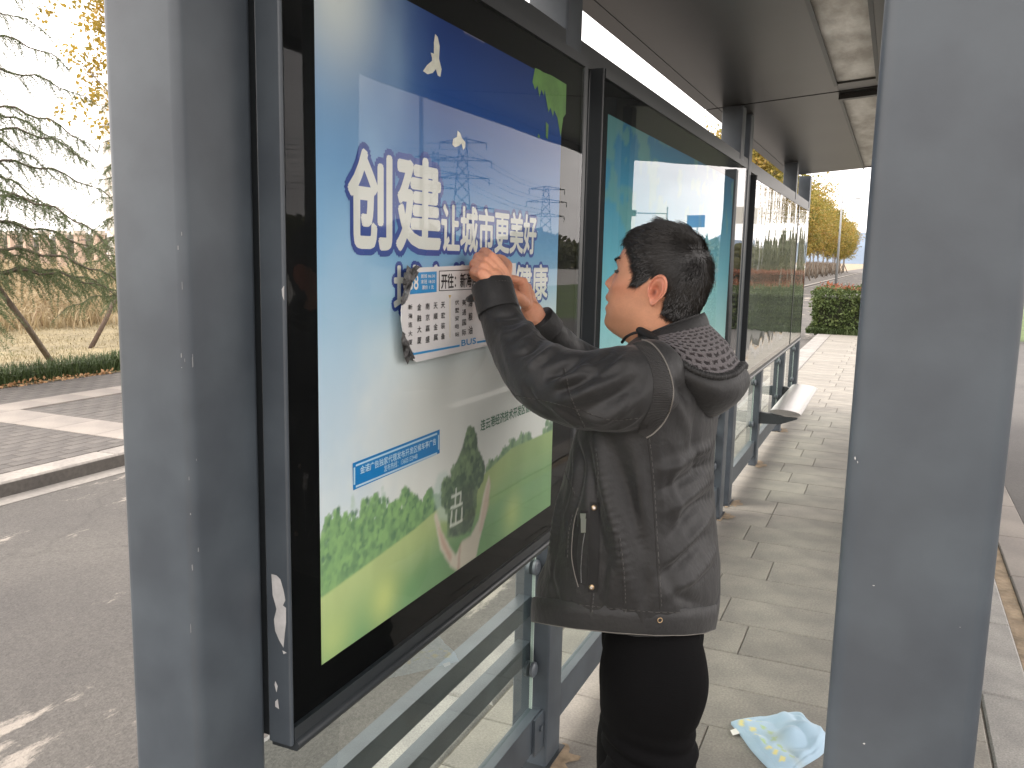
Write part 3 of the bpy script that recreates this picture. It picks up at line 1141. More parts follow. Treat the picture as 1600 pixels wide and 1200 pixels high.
brick_field(-7.95, -5.802, 2.2, 5.345)
brick_field(-7.95, -5.802, 5.86, 9.6)
brick_field(-9.34, -8.365, 4.0, 10.5)
pieces.sort(key=lambda p: math.hypot(p[0], p[1]))
stuff = MB()
for i, (cx, cy, l) in enumerate(pieces):
    dz = rng.uniform(-0.0015, 0.0015)
    if i < 235:
        put_slab('paving_brick', cx, cy, -0.040 + dz, bw - 0.006, l - 0.006, BRICKM, far_pave, tilt=0.006, t=0.03, ch=0.003)
    else:
        a, b, z1 = (bw - 0.006) / 2, (l - 0.006) / 2, -0.040 + dz
        stuff.add([(cx - a, cy - b, z1), (cx + a, cy - b, z1), (cx + a, cy + b, z1), (cx - a, cy + b, z1), (cx - a - .002, cy - b - .002, z1 - .02), (cx + a + .002, cy - b - .002, z1 - .02), (cx + a + .002, cy + b + .002, z1 - .02), (cx - a - .002, cy + b + .002, z1 - .02)],
                  [(0, 1, 2, 3), (0, 4, 5, 1), (1, 5, 6, 2), (2, 6, 7, 3), (3, 7, 4, 0)])
stuff.build('distant_bricks', BRICKM, far_pave, kind='stuff')
x = -5.802
while x > -7.9:
    put_slab('paving_slab', x - 0.268, 5.602, -0.039, 0.530, 0.505, PALE, far_pave, t=0.03, ch=0.003)
    x -= 0.536
for i in range(13):
    put_slab('paving_slab', -8.157, 4.0 + i * 0.5, -0.039, 0.405, 0.494, PALE, far_pave, t=0.03, ch=0.003)

# verge, dry field
nx, ny = 60, 70
xs = -9.355 - (np.linspace(0, 1, nx) ** 1.6) * 60
ys = -10 + np.linspace(0, 1, ny) ** 1.3 * 150
P = np.zeros((ny, nx, 3))
for i in range(ny):
    for j in range(nx):
        dx = -9.355 - xs[j]
        zz = -0.045 + 0.05 * mnoise.noise((xs[j] * 0.6, ys[i] * 0.6, 1.0)) * min(1, dx) + 0.30 * min(1, max(0, (dx - 4) / 10))
        P[i, j] = (xs[j], ys[i], zz)
q = MB()
q.grid(P[:, ::-1])
structure('verge', q, LAWN)
q = MB()
q.box(-1.0, 16.0, 21.5, 62, -0.25, -0.02)
structure('lawn', q, GREEN)
q = MB()
q.box(16.0, 40.0, 21.5, 420, -0.25, -0.03)
q.box(-1.0, 16.0, 62, 100, -0.25, -0.03)
structure('side_road', q, mat('pale_concrete_road', (0.36, 0.35, 0.33), rough=0.9, var=0.1, vscale=3))
q = MB()
for i in range(9):
    q.add([(2.45, 2 + i * 6.0, -0.001), (2.62, 2 + i * 6.0, -0.001), (2.62, 6 + i * 6.0, -0.001), (2.45, 6 + i * 6.0, -0.001)][:4], [(0, 1, 2, 3)])
q.f = q.f[:3]
structure('lane_marking', q, WHITE)
# hills far away
HILL = mat('distant_hill', (0.16, 0.20, 0.255), rough=1.0, spec=0.1, var=0.12, vscale=0.01)  # bluish haze of distance is put into the base colour
for nm, az0, az1, dist, hmax, sd in (('hills', -14, 24, 1900, 95, 3.0),):
    q = MB()
    rows = []
    for r_ in range(7):
        row = []
        for i in range(90):
            a = rad(az0 + (az1 - az0) * i / 89)
            e = math.sin(math.pi * i / 89) ** 0.6
            hh = hmax * e * (0.55 + 0.75 * mnoise.noise((i * 0.085, sd, 0.5)) + 0.2 * mnoise.noise((i * 0.35, sd, 7.5))) * math.sin(math.pi * 0.5 * r_ / 6)
            dd = dist + r_ * 60
            row.append((dd * math.sin(a), dd * math.cos(a), max(-1, hh)))
        rows.append(row)
    q.grid(np.array(rows))
    structure(nm, q, HILL)

# ================================================================== PLANTS AND DISTANT THINGS
def leaf_mat(name, cols, trans=0.30, scale=2.2, rough=0.6, detail=5):
    m = bpy.data.materials.new(name)
    m.use_nodes = True
    t = m.node_tree
    p = t.nodes['Principled BSDF']
    o = t.nodes['Material Output']
    p.inputs['Roughness'].default_value = rough
    p.inputs['Specular IOR Level'].default_value = 0.3
    g = t.nodes.new('ShaderNodeNewGeometry')
    n1 = t.nodes.new('ShaderNodeTexNoise')
    n1.inputs['Scale'].default_value = scale
    n1.inputs['Detail'].default_value = detail
    n1.inputs['Roughness'].default_value = 0.75
    t.links.new(g.outputs['Position'], n1.inputs['Vector'])
    rp = t.nodes.new('ShaderNodeValToRGB')
    e = rp.color_ramp.elements
    e[0].position, e[1].position = 0.30, 0.70
    e[0].color, e[1].color = (*cols[0], 1), (*cols[-1], 1)
    for i, c in enumerate(cols[1:-1]):
        k_ = e.new(0.30 + 0.40 * (i + 1) / (len(cols) - 1))
        k_.color = (*c, 1)
    t.links.new(n1.outputs['Fac'], rp.inputs['Fac'])
    t.links.new(rp.outputs['Color'], p.inputs['Base Color'])
    tl = t.nodes.new('ShaderNodeBsdfTranslucent')
    t.links.new(rp.outputs['Color'], tl.inputs['Color'])
    mx_ = t.nodes.new('ShaderNodeMixShader')
    mx_.inputs[0].default_value = trans
    t.links.new(p.outputs['BSDF'], mx_.inputs[1])
    t.links.new(tl.outputs['BSDF'], mx_.inputs[2])
    t.links.new(mx_.outputs['Shader'], o.inputs['Surface'])
    return m


BARK = mat('grey_brown_bark', (0.105, 0.085, 0.065), rough=0.95, var=0.35, vscale=18, bump=0.8, bscale=60, bdist=0.01)
BARK2 = mat('pale_trunk_bark', (0.20, 0.175, 0.145), rough=0.95, var=0.3, vscale=10)
STAKE = mat('weathered_stake_wood', (0.165, 0.130, 0.098), rough=0.95, var=0.35, vscale=14, stretch=(3, 3, 0.6))
STAKE2 = mat('dark_stake_wood', (0.085, 0.058, 0.042), rough=0.95, var=0.3, vscale=14)
CEDAR = leaf_mat('cedar_needles', [(0.060, 0.082, 0.036), (0.105, 0.135, 0.060), (0.165, 0.190, 0.100)], 0.15, 3.0)
AUTUMN = leaf_mat('autumn_leaves', [(0.105, 0.130, 0.032), (0.21, 0.195, 0.045), (0.36, 0.255, 0.060), (0.36, 0.165, 0.06)], 0.35, 0.9)
YELLOW = leaf_mat('yellow_leaves', [(0.15, 0.155, 0.035), (0.36, 0.26, 0.05), (0.50, 0.30, 0.05)], 0.4, 3.0)
LIRI = leaf_mat('dark_strap_leaves', [(0.030, 0.045, 0.016), (0.055, 0.085, 0.028), (0.10, 0.125, 0.05)], 0.15, 4.0)
DRY = leaf_mat('dry_weeds', [(0.20, 0.150, 0.085), (0.34, 0.265, 0.155), (0.45, 0.37, 0.235), (0.32, 0.19, 0.125)], 0.3, 1.3)
HEDGE = leaf_mat('hedge_leaves', [(0.035, 0.055, 0.018), (0.065, 0.095, 0.028), (0.13, 0.155, 0.05)], 0.2, 5.0)
REDTIP = leaf_mat('red_leaf_tips', [(0.16, 0.055, 0.03), (0.32, 0.12, 0.06)], 0.3, 6.0)
FALLEN = leaf_mat('fallen_leaves', [(0.20, 0.095, 0.05), (0.36, 0.21, 0.10), (0.44, 0.30, 0.17)], 0.1, 9.0)


def fast_mesh(name, V, F, m):
    """V: n x 3 array, F: m x k array"""
    me = bpy.data.meshes.new(name)
    k_ = F.shape[1]
    me.vertices.add(len(V))
    me.vertices.foreach_set('co', np.ascontiguousarray(V, dtype=np.float32).ravel())
    me.loops.add(F.size)
    me.loops.foreach_set('vertex_index', np.ascontiguousarray(F, dtype=np.int32).ravel())
    me.polygons.add(len(F))
    me.polygons.foreach_set('loop_start', np.arange(0, F.size, k_, dtype=np.int32))
    me.update()
    me.validate()
    me.materials.append(m)
    return me


def leaves_mesh(name, C, size, m, r, aspect=0.55, up=0.0, fold=0.25):
    """small folded leaves (two triangles each) scattered at points C"""
    n_ = len(C)
    d1 = r.normal(size=(n_, 3))
    d1[:, 2] -= up
    d1 /= np.linalg.norm(d1, axis=1)[:, None]
    d2 = np.cross(d1, r.normal(size=(n_, 3)))
    d2 /= np.linalg.norm(d2, axis=1)[:, None]
    nn = np.cross(d1, d2)
    s = (size * r.uniform(0.6, 1.3, n_))[:, None]
    V = np.concatenate([C, C + d1 * s * 0.5 + d2 * s * aspect * 0.5 + nn * s * fold * .5, C + d1 * s, C + d1 * s * 0.5 - d2 * s * aspect * 0.5 + nn * s * fold * .5], 0)
    i = np.arange(n_)
    F = np.concatenate([np.stack([i, i + n_, i + 2 * n_], 1), np.stack([i, i + 2 * n_, i + 3 * n_], 1)], 0)
    return fast_mesh(name, V, F, m)


def blades_mesh(name, B, h, w, m, r, lean=0.5, seg=2):
    """grass blades: base points B, bending triangles"""
    n_ = len(B)
    a = r.uniform(0, 2 * math.pi, n_)
    d = np.stack([np.cos(a), np.sin(a), np.zeros(n_)], 1)
    s = np.stack([-np.sin(a), np.cos(a), np.zeros(n_)], 1)
    hh = (h * r.uniform(0.55, 1.25, n_))[:, None]
    ln = (lean * r.uniform(0.2, 1.2, n_))[:, None] * hh
    ww = w * r.uniform(0.6, 1.3, n_)[:, None]
    up = np.array([0, 0, 1.0])
    mid = B + up * hh * 0.62 + d * ln * 0.35
    tip = B + up * hh * (1 - 0.35 * np.clip(ln / hh, 0, 1)) + d * ln
    V = np.concatenate([B - s * ww, B + s * ww, mid - s * ww * .8, mid + s * ww * .8, tip], 0)
    i = np.arange(n_)
    F = np.concatenate([np.stack([i, i + n_, i + 3 * n_], 1), np.stack([i, i + 3 * n_, i + 2 * n_], 1), np.stack([i + 2 * n_, i + 3 * n_, i + 4 * n_], 1)], 0)
    return fast_mesh(name, V, F, m)


def vz(x, y):
    dx = -9.355 - x
    return -0.045 + 0.05 * mnoise.noise((x * 0.6, y * 0.6, 1.0)) * min(1, dx) + 0.30 * min(1, max(0, (dx - 4) / 10))


# --- strap-leaved border, fallen leaves, dry weeds, lawn blades
r = np.random.default_rng(21)
n_ = 9000
bx = -9.42 - r.uniform(0, 1, n_) ** 1.2 * 0.62
by = r.uniform(3.5, 12.5, n_)
B = np.stack([bx, by, [vz(a, b) for a, b in zip(bx, by)]], 1)
link('border_grass', blades_mesh('border_grass', B, 0.25, 0.0055, LIRI, r, 1.1), kind='stuff')
n_ = 900
bx = -9.25 - np.abs(r.normal(0, 0.10, n_))
by = r.uniform(3.5, 12.0, n_)
B = np.stack([bx, by, -0.034 + r.uniform(0, 0.02, n_)], 1)
link('fallen_leaves', leaves_mesh('fallen_leaves', B, 0.05, FALLEN, r, 0.7), kind='stuff')
n_ = 26000
bx = -9.9 - r.uniform(0, 1, n_) * 6.0
by = r.uniform(5, 19, n_)
B = np.stack([bx, by, [vz(a, b) for a, b in zip(bx, by)]], 1)
keep = r.random(n_) < np.array([0.35 + 0.65 * (mnoise.noise((a * 0.9, b * 0.9, 4)) > -0.05) for a, b in zip(bx, by)])
link('lawn_grass', blades_mesh('lawn_grass', B[keep], 0.05, 0.004, leaf_mat('lawn_blades', [(0.17, 0.135, 0.075), (0.26, 0.215, 0.12), (0.20, 0.195, 0.085)], 0.2, 0.7), r, 1.0), kind='stuff')
n_ = 60000
t = r.uniform(0, 1, n_)
bx = -15.2 - t ** 1.4 * 19 - r.normal(0, 0.5, n_)
by = 6 + r.uniform(0, 1, n_) * (15 + 20 * t) + t * 4
den = np.array([mnoise.noise((a * 0.45, b * 0.45, 2)) for a, b in zip(bx, by)])
keep = den > -0.18 + 0.3 * (r.random(n_) - 0.5)
bx, by, den = bx[keep], by[keep], den[keep]
B = np.stack([bx, by, [vz(a, b) for a, b in zip(bx, by)]], 1)
hh = np.clip(0.40 + 0.55 * (den + 0.2) + 0.25 * np.clip((-15.5 - bx) / 10, 0, 1), 0.25, 1.1)
a_ = r.uniform(0, 2 * math.pi, len(B))
link('dry_weeds', blades_mesh('dry_weeds', B, hh, 0.011, DRY, r, 0.9), kind='stuff')
n_ = 16000
sel = r.choice(len(B), n_)
Cc = B[sel] + np.stack([r.normal(0, .06, n_), r.normal(0, .06, n_), hh[sel] * r.uniform(0.4, 1.1, n_)], 1)
link('weed_seed_heads', leaves_mesh('weed_seed_heads', Cc, 0.075, DRY, r, 0.5), kind='stuff')


# --- cedars
def cedar_mesh(seed, height, reach, z0):
    r = np.random.default_rng(seed)
    wood = MB()
    P0 = []          # needle bases
    D0 = []
    z = z0
    while z < height - 0.15:
        nb = 5
        base = r.uniform(0, 2 * math.pi)
        for k_ in range(nb):
            a = base + 2 * math.pi * k_ / nb + r.uniform(-0.3, 0.3)
            L = reach * (1 - (z - z0) / (height - z0)) ** 0.75 * r.uniform(0.75, 1.12) + 0.12
            n_ = max(5, int(L / 0.12))
            rise = r.uniform(0.02, 0.30)
            pts = []
            for i in range(n_ + 1):
                t = i / n_
                rr = L * t
                zz = z + L * (rise * t - 0.42 * t ** 2.2) + 0.03 * math.sin(i * 1.7 + a * 5)
                aa = a + 0.10 * math.sin(t * 3 + a)
                pts.append(np.array([rr * math.cos(aa), rr * math.sin(aa), zz]))
            wood.tube(pts, [0.016 * (1 - 0.85 * i / n_) * (0.5 + L / 2.2) for i in range(n_ + 1)], 5, cap=False)
            for i in range(1, n_ + 1):
                d = pts[i] - pts[i - 1]
                d /= np.linalg.norm(d)
                sd = np.cross(d, [0, 0, 1.0])
                sd /= np.linalg.norm(sd)
                t = i / n_
                for s in (-1, 1, -1, 1):
                    l = (0.10 + 0.34 * (1 - t) ** 0.6 * min(1, t * 3.5) * L / 1.4) * r.uniform(0.5, 1.2)
                    dr = d * r.uniform(0.35, 0.9) + sd * s + np.array([0, 0, r.uniform(-0.5, 0.12)])
                    dr /= np.linalg.norm(dr)
                    b0 = pts[i - 1] + (pts[i] - pts[i - 1]) * r.random()
                    m_ = max(4, int(l / 0.010))
                    tt = np.linspace(0.04, 1, m_)[:, None]
                    pl = b0 + dr * l * tt + np.array([0, 0, -1]) * (l * 0.65 * tt ** 2)
                    P0.append(np.repeat(pl, 3, 0))
                    D0.append(np.repeat(np.broadcast_to(dr, (m_, 3)), 3, 0))
                m_ = 14
                tt = r.random(m_)[:, None]
                P0.append(pts[i - 1] + (pts[i] - pts[i - 1]) * tt)
                D0.append(np.broadcast_to(d, (m_, 3)))
        z += r.uniform(0.27, 0.40)
    P_, D_ = np.concatenate(P0), np.concatenate(D0)
    n_ = len(P_)
    rd = r.normal(size=(n_, 3))
    rd[:, 2] += 0.25
    dn = D_ * 0.55 + rd * 0.75
    dn /= np.linalg.norm(dn, axis=1)[:, None]
    sd = np.cross(dn, r.normal(size=(n_, 3)))
    sd /= np.linalg.norm(sd, axis=1)[:, None]
    ln = r.uniform(0.026, 0.052, n_)[:, None]
    V = np.concatenate([P_ - sd * 0.0034, P_ + sd * 0.0034, P_ + dn * ln], 0)
    i = np.arange(n_)
    F = np.stack([i, i + n_, i + 2 * n_], 1)
    tp = [(0.03 * math.sin(zz), 0.03 * math.cos(zz * 1.3), zz) for zz in np.linspace(0, height, 14)]
    trunk = MB()
    trunk.tube(tp, [0.085 * (1 - 0.9 * k_ / 13) for k_ in range(14)], 9)
    return trunk.mesh('trunk', BARK, True), wood.mesh('branches', BARK, True), fast_mesh('needles', V, F, CEDAR)


def cedar(me3, label, loc, rz, sc):
    root = thing('cedar_tree', label, 'cedar tree', loc, 'cedars on the verge')
    root.rotation_euler.z = rz
    root.scale = (sc,) * 3
    for me in me3:
        link(me.name, me, root, loc=(0, 0, 0))
    return root


ced_a = cedar_mesh(5, 5.8, 2.05, 1.25)
cedar(ced_a, 'drooping green cedar at the left edge with a slanting grey stake', (-9.98, 6.86, -0.03), 0.4, 1.0)
ced_b = cedar_mesh(9, 5.2, 1.25, 0.75)
cedar(ced_b, 'slimmer cedar just left of the grey post with a dark stake', (-12.55, 11.75, -0.02), 1.0, 1.0)

# stakes that prop the cedars
q = MB()
q.tube([(-10.55, 8.36, -0.10), (-10.28, 7.75, 0.55), tuple(on_y(-6, 446, 7.15))], [0.042, 0.040, 0.038], 9)
o = q.build('support_stake', STAKE, None, True)
o['label'] = 'grey wooden stake slanting from the border grass to the left cedar'
o['category'] = 'stake'
q = MB()
q.tube([(-11.96, 10.10, -0.10), tuple(on_y(165, 500, 10.55)), tuple(on_y(192, 440, 11.1))], [0.040, 0.038, 0.034], 9)
o = q.build('support_stake', STAKE2, None, True)
o['label'] = 'dark brown stake leaning towards the grey post on the lawn'
o['category'] = 'stake'


# --- broad-leaved trees
def tree_mesh(seed, height, spread, trunk_h, n_leaf, size, m_leaf, m_bark, r_tr=0.07, clump=0.55):
    r = np.random.default_rng(seed)
    tr = MB()
    lean = r.uniform(-0.15, 0.15, 2)
    tr.tube([(lean[0] * t * t, lean[1] * t * t, trunk_h * 1.25 * t) for t in np.linspace(0, 1, 6)], [r_tr * (1 - 0.4 * t) for t in np.linspace(0, 1, 6)], 8)
    br = MB()
    tips = []
    top = np.array([lean[0], lean[1], trunk_h])
    for k_ in range(11):
        a = r.uniform(0, 2 * math.pi)
        el = r.uniform(0.35, 1.35)
        L = (height - trunk_h) * r.uniform(0.55, 0.95)
        d = np.array([math.cos(a) * math.cos(el) * spread / (height - trunk_h), math.sin(a) * math.cos(el) * spread / (height - trunk_h), math.sin(el)])
        p0 = top * np.array([1, 1, r.uniform(0.75, 1.15)])
        pts = [p0]
        for i in range(1, 6):
            pts.append(p0 + d * L * i / 5 + r.normal(0, 0.05, 3) * i * 0.5 + np.array([0, 0, 0.10 * L * (i / 5) ** 2]))
        br.tube(pts, [r_tr * 0.45 * (1 - 0.16 * i) for i in range(6)], 5, cap=False)
        for i in range(2, 6):
            for s in range(4):
                e = pts[i] + r.normal(0, 0.30 * L / 2, 3) * np.array([1, 1, 0.7])
                br.tube([pts[i - 1], (pts[i - 1] + e) / 2 + r.normal(0, 0.05, 3), e], [r_tr * 0.15, r_tr * 0.1, r_tr * 0.04], 3, cap=False)
                tips.append((pts[i - 1] + e) / 2)
                tips.append(e)
    tips = np.array(tips)
    sel = r.integers(0, len(tips), n_leaf)
    C_ = tips[sel] + r.normal(0, clump * 0.38, (n_leaf, 3)) * np.array([1, 1, 0.8])
    lv = leaves_mesh('leaves', C_, size, m_leaf, r, 0.62, 0.3)
    return tr.mesh('trunk', m_bark, True), br.mesh('branches', m_bark, True), lv


def tripod(k_):
    q_ = MB()
    for a in range(3):
        an = a * 2.094 + 0.3 * k_
        q_.tube([(0.75 * math.cos(an), 0.75 * math.sin(an), -0.05), (0.03 * math.cos(an + 1.9), 0.03 * math.sin(an + 1.9), 1.55)], [0.035, 0.030], 6)
    return q_.mesh('support_stakes', STAKE, True)


av_tree = [tree_mesh(31 + k_, 8.0 + 0.5 * k_, 2.5, 2.75, 9000, 0.19, AUTUMN, BARK2, 0.085, 0.75) for k_ in range(4)]
tri_m = [tripod(k_) for k_ in range(4)]
kinds = ['with orange leaves', 'with yellow green leaves', 'with mixed gold leaves', 'with reddish gold leaves']
for i in range(25):
    y = 46 + i * 5.0 + rng.uniform(-0.5, 0.5)
    x = -7.25 - 0.008 * (y - 46) + rng.uniform(-0.25, 0.25)
    v = (i * 3 + i // 4) % 4
    place = 'number'
    lbl = 'staked avenue tree with autumn leaves in the row along the road kerb'
    root = thing('avenue_tree', lbl, 'tree', (x, y, -0.05), 'autumn avenue trees along the road')
    root.rotation_euler.z = rng.uniform(0, 6.28)
    s = rng.uniform(0.88, 1.12)
    root.scale = (s, s, s)
    for me in av_tree[v]:
        link(me.name, me, root, loc=(0, 0, 0))
    link('support_stakes', tri_m[v], root, loc=(0, 0, 0))
# brushy dark undergrowth behind the avenue trunks
r = np.random.default_rng(77)
n_ = 26000
bx = -9.4 - r.uniform(0, 3.0, n_)
by = 34 + r.uniform(0, 1, n_) ** 1.3 * 140
B = np.stack([bx, by, np.full(n_, -0.05)], 1)
link('undergrowth', blades_mesh('undergrowth', B, 1.7, 0.030, leaf_mat('brown_undergrowth', [(0.09, 0.07, 0.055), (0.19, 0.145, 0.11), (0.13, 0.11, 0.085)], 0.2, 0.8), r, 0.7), kind='stuff')

yt = tree_mesh(55, 8.6, 1.9, 4.5, 8000, 0.105, YELLOW, BARK2, 0.06, 0.34)
for lbl, loc, s, rz in (('yellow leaved tree whose branch shows above the slim cedar', (-12.35, 12.45, -0.05), 0.98, 2.6), ('yellow tree beyond the hedge at the end of the walkway', (0.95, 26.5, -0.05), 0.72, 0.6)):
    root = thing('yellow_tree', lbl, 'tree', loc)
    root.rotation_euler.z = rz
    root.scale = (s, s, s)
    for me in yt:
        link(me.name, me, root, loc=(0, 0, 0))


# --- clipped hedge at the end of the walkway
def hedge(label, x0, x1, y0, y1, h, n_leaf, size, tip_n, m=None, name='hedge', cat='hedge'):
    r = np.random.default_rng(int(abs(x0) * 100) + 3)
    root = thing(name, label, cat, ((x0 + x1) / 2, (y0 + y1) / 2, 0))
    nn = n_leaf
    u, v, w = r.random(nn), r.random(nn), r.random(nn)
    side = r.random(nn)
    px_, py_, pz_ = x0 + u * (x1 - x0), y0 + v * (y1 - y0), w * h
    px_ = np.where(side < 0.22, np.where(side < 0.11, x0, x1), px_)
    py_ = np.where((side >= 0.22) & (side < 0.62), y0, py_)
    pz_ = np.where(side >= 0.62, h, pz_)
    Pp = np.stack([px_, py_, pz_], 1)
    bump = np.array([mnoise.noise((a * 2.2, b * 2.2, c * 2.2)) for a, b, c in Pp])
    Pp += r.normal(0, 0.035, Pp.shape)
    Pp[:, 2] += bump * 0.10 * (pz_ / h)
    Pp[:, 1] += bump * 0.10
    Pp[:, 2] = np.clip(Pp[:, 2], 0.01, None)
    link('foliage', leaves_mesh('foliage', Pp, size, m or HEDGE, r, 0.5), root)
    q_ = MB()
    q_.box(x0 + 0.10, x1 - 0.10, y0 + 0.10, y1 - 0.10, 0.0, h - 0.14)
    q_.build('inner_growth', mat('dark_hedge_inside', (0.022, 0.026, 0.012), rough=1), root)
    if tip_n:
        tu = x0 + r.random(tip_n) * (x1 - x0)
        tv = y0 + r.random(tip_n) * (y1 - y0)
        T = np.stack([tu, tv, h + 0.06 + r.random(tip_n) * 0.08], 1)
        keep = np.array([mnoise.noise((a * 1.5, b * 1.5, 9)) for a, b in zip(tu, tv)]) > 0.0
        link('red_tips', leaves_mesh('red_tips', T[keep], size * 1.1, REDTIP, r, 0.4), root)
    for o_ in root.children:
        o_.location = -root.location
    return root


hedge('clipped green hedge with reddish tips at the end of the walkway', -1.62, 2.4, 20.85, 22.2, 0.95, 9000, 0.085, 900)
hedge('long red leaved hedge on the far side of the green lawn', 3.0, 15.5, 60.0, 61.6, 0.9, 9000, 0.16, 0, REDTIP, 'red_hedge')
r = np.random.default_rng(5)
n_ = 1500
B = np.stack([r.uniform(-1.75, 1.0, n_), 20.72 + r.normal(0, 0.05, n_), np.zeros(n_)], 1)
link('hedge_foot_grass', blades_mesh('hedge_foot_grass', B, 0.16, 0.007, LIRI, r, 1.0), kind='stuff')

# --- fence of thick pink pillars beyond the weeds
PINK = mat('pink_stucco', (0.50, 0.375, 0.295), rough=0.9, var=0.12, vscale=5)
PCAP = mat('pale_stone_cap', (0.50, 0.44, 0.37), rough=0.9, var=0.1, vscale=5)
def ground_pt(px, py, dist, z):
    d = ray(px, py)
    d = d / math.hypot(d[0], d[1]) * dist
    return Vector((d[0], d[1], z))


fa, fb = ground_pt(20, 380, 41.0, 0.20), ground_pt(155, 380, 34.0, 0.20)
fd = (fb - fa) / 5
fang = math.atan2(fd.y, fd.x)
fence = thing('pillar_fence', 'long fence of thick pink pillars with pale caps beyond the dry weeds', 'fence', fa)
pm, cm = MB(), MB()
pm.rbox(-0.15, 0.15, -0.15, 0.15, 0, 1.80, 0.02, 2)
cm.box(-0.20, 0.20, -0.20, 0.20, 1.802, 1.88)
cm.box(-0.16, 0.16, -0.16, 0.16, 1.8805, 1.95)
pm, cm = pm.mesh('pillar', PINK), cm.mesh('cap', PCAP)
for i in range(-9, 20):
    p = link('pillar', pm, fence, loc=fd * i)
    p.rotation_euler.z = fang
    link('cap', cm, p, loc=(0, 0, 0))
e0, e1 = fa + fd * -9, fa + fd * 19
FR = mat('dark_fence_rail', (0.10, 0.09, 0.085), rough=0.7)
for zz_ in (0.45, 1.35, 1.62):
    q = MB()
    q.tube([e0 + Vector((0, 0, zz_)), e1 + Vector((0, 0, zz_))], 0.022, 6)
    q.build('rail', FR, fence)
q = MB()
for i in range(-9, 19):
    for j in range(4):
        p = fa + fd * (i + 0.28 + 0.15 * j)
        q.tube([p + Vector((0, 0, 0.2)), p + Vector((0, 0, 1.6))], 0.010, 4)
q.build('bars', FR, fence, kind='stuff')
# trees as a far dark line behind the fence
r = np.random.default_rng(15)
n_ = 14000
a_ = r.uniform(-62, -38, n_)
dd = r.uniform(95, 130, n_)
hz = np.array([2.2 + 1.5 * mnoise.noise((q_ * 0.35, 1, 1)) for q_ in a_])
Cc = np.stack([dd * np.sin(np.radians(a_)), dd * np.cos(np.radians(a_)), r.random(n_) ** 0.8 * hz], 1)
link('far_tree_line', leaves_mesh('far_tree_line', Cc, 0.8, leaf_mat('far_trees', [(0.10, 0.10, 0.075), (0.17, 0.155, 0.11)], 0.2, 0.1), r, 0.8), kind='stuff')

# --- white building, mostly hidden by the left post
BW = mat('white_rendered_wall', (0.66, 0.63, 0.60), rough=0.85, var=0.05, vscale=0.6)
WIN = mat('dark_window_glass', (0.045, 0.06, 0.08), rough=0.12, spec=0.7)
bld = thing('white_building', 'tall white building with dark windows glimpsed beside the left post', 'building', (-54.5, 52.6, 0))
q = MB()
bx0, by0 = -56.2, 49.6
q.prism([(bx0, by0), (bx0 + 6.0, by0 - 3.0 + 3.0), (bx0 + 6.0, by0 + 9), (bx0 - 4.0, by0 + 9)], -0.3, 13.5)
q.build('wall', BW, bld)
for zz in (1.6, 4.3, 7.0, 9.7):
    for xx in (1.15, 3.2):
        f_ = MB()
        f_.box(bx0 + xx, bx0 + xx + 1.1, by0 - 0.045, by0 - 0.004, zz, zz + 1.5)
        w = f_.build('window', BW, bld)
        g_ = MB()
        g_.box(bx0 + xx + 0.08, bx0 + xx + 0.52, by0 - 0.052, by0 - 0.0455, zz + 0.08, zz + 1.42)
        g_.box(bx0 + xx + 0.58, bx0 + xx + 1.02, by0 - 0.052, by0 - 0.0455, zz + 0.08, zz + 1.42)
        p = g_.build('pane', WIN, None)
        p.parent = w
    f_ = MB()
    f_.box(bx0 - 0.02, bx0 + 6.02, by0 - 0.09, by0 - 0.003, zz - 0.6, zz - 0.45)
    f_.build('string_course', BW, bld)

# --- street lamps, signs and pylons along the road (most are seen only in the glass)
POLE = mat('galvanised_pole', (0.30, 0.31, 0.32), rough=0.5, metal=0.2)
DPOLE = mat('dark_lattice_steel', (0.055, 0.06, 0.065), rough=0.7)


def lamp_post(label, x, y, h, arm):
    root = thing('street_lamp', label, 'street lamp', (x, y, -0.03))
    q_ = MB()
    q_.tube([(x, y, -0.03), (x, y, h)], [0.09, 0.045], 8)
    q_.build('pole', POLE, root, True)
    q_ = MB()
    q_.tube([(x, y, h * 0.80), (x + arm * 0.55, y, h * 0.83), (x + arm, y, h * 0.835)], [0.035, 0.03, 0.025], 6)
    q_.build('arm', POLE, root, True)
    q_ = MB()
    q_.box(x + arm * 0.98, x + arm * 1.35, y - 0.12, y + 0.12, h * 0.835 - 0.05, h * 0.835 + 0.05)
    q_.build('lamp_head', POLE, root)


lamp_post('slender street lamp rising behind the autumn trees', -3.55, 62.0, 6.9, 0.85)
lamp_post('street lamp beyond the walkway seen reflected in the poster glass', 12.0, 24.0, 8.0, -1.6)


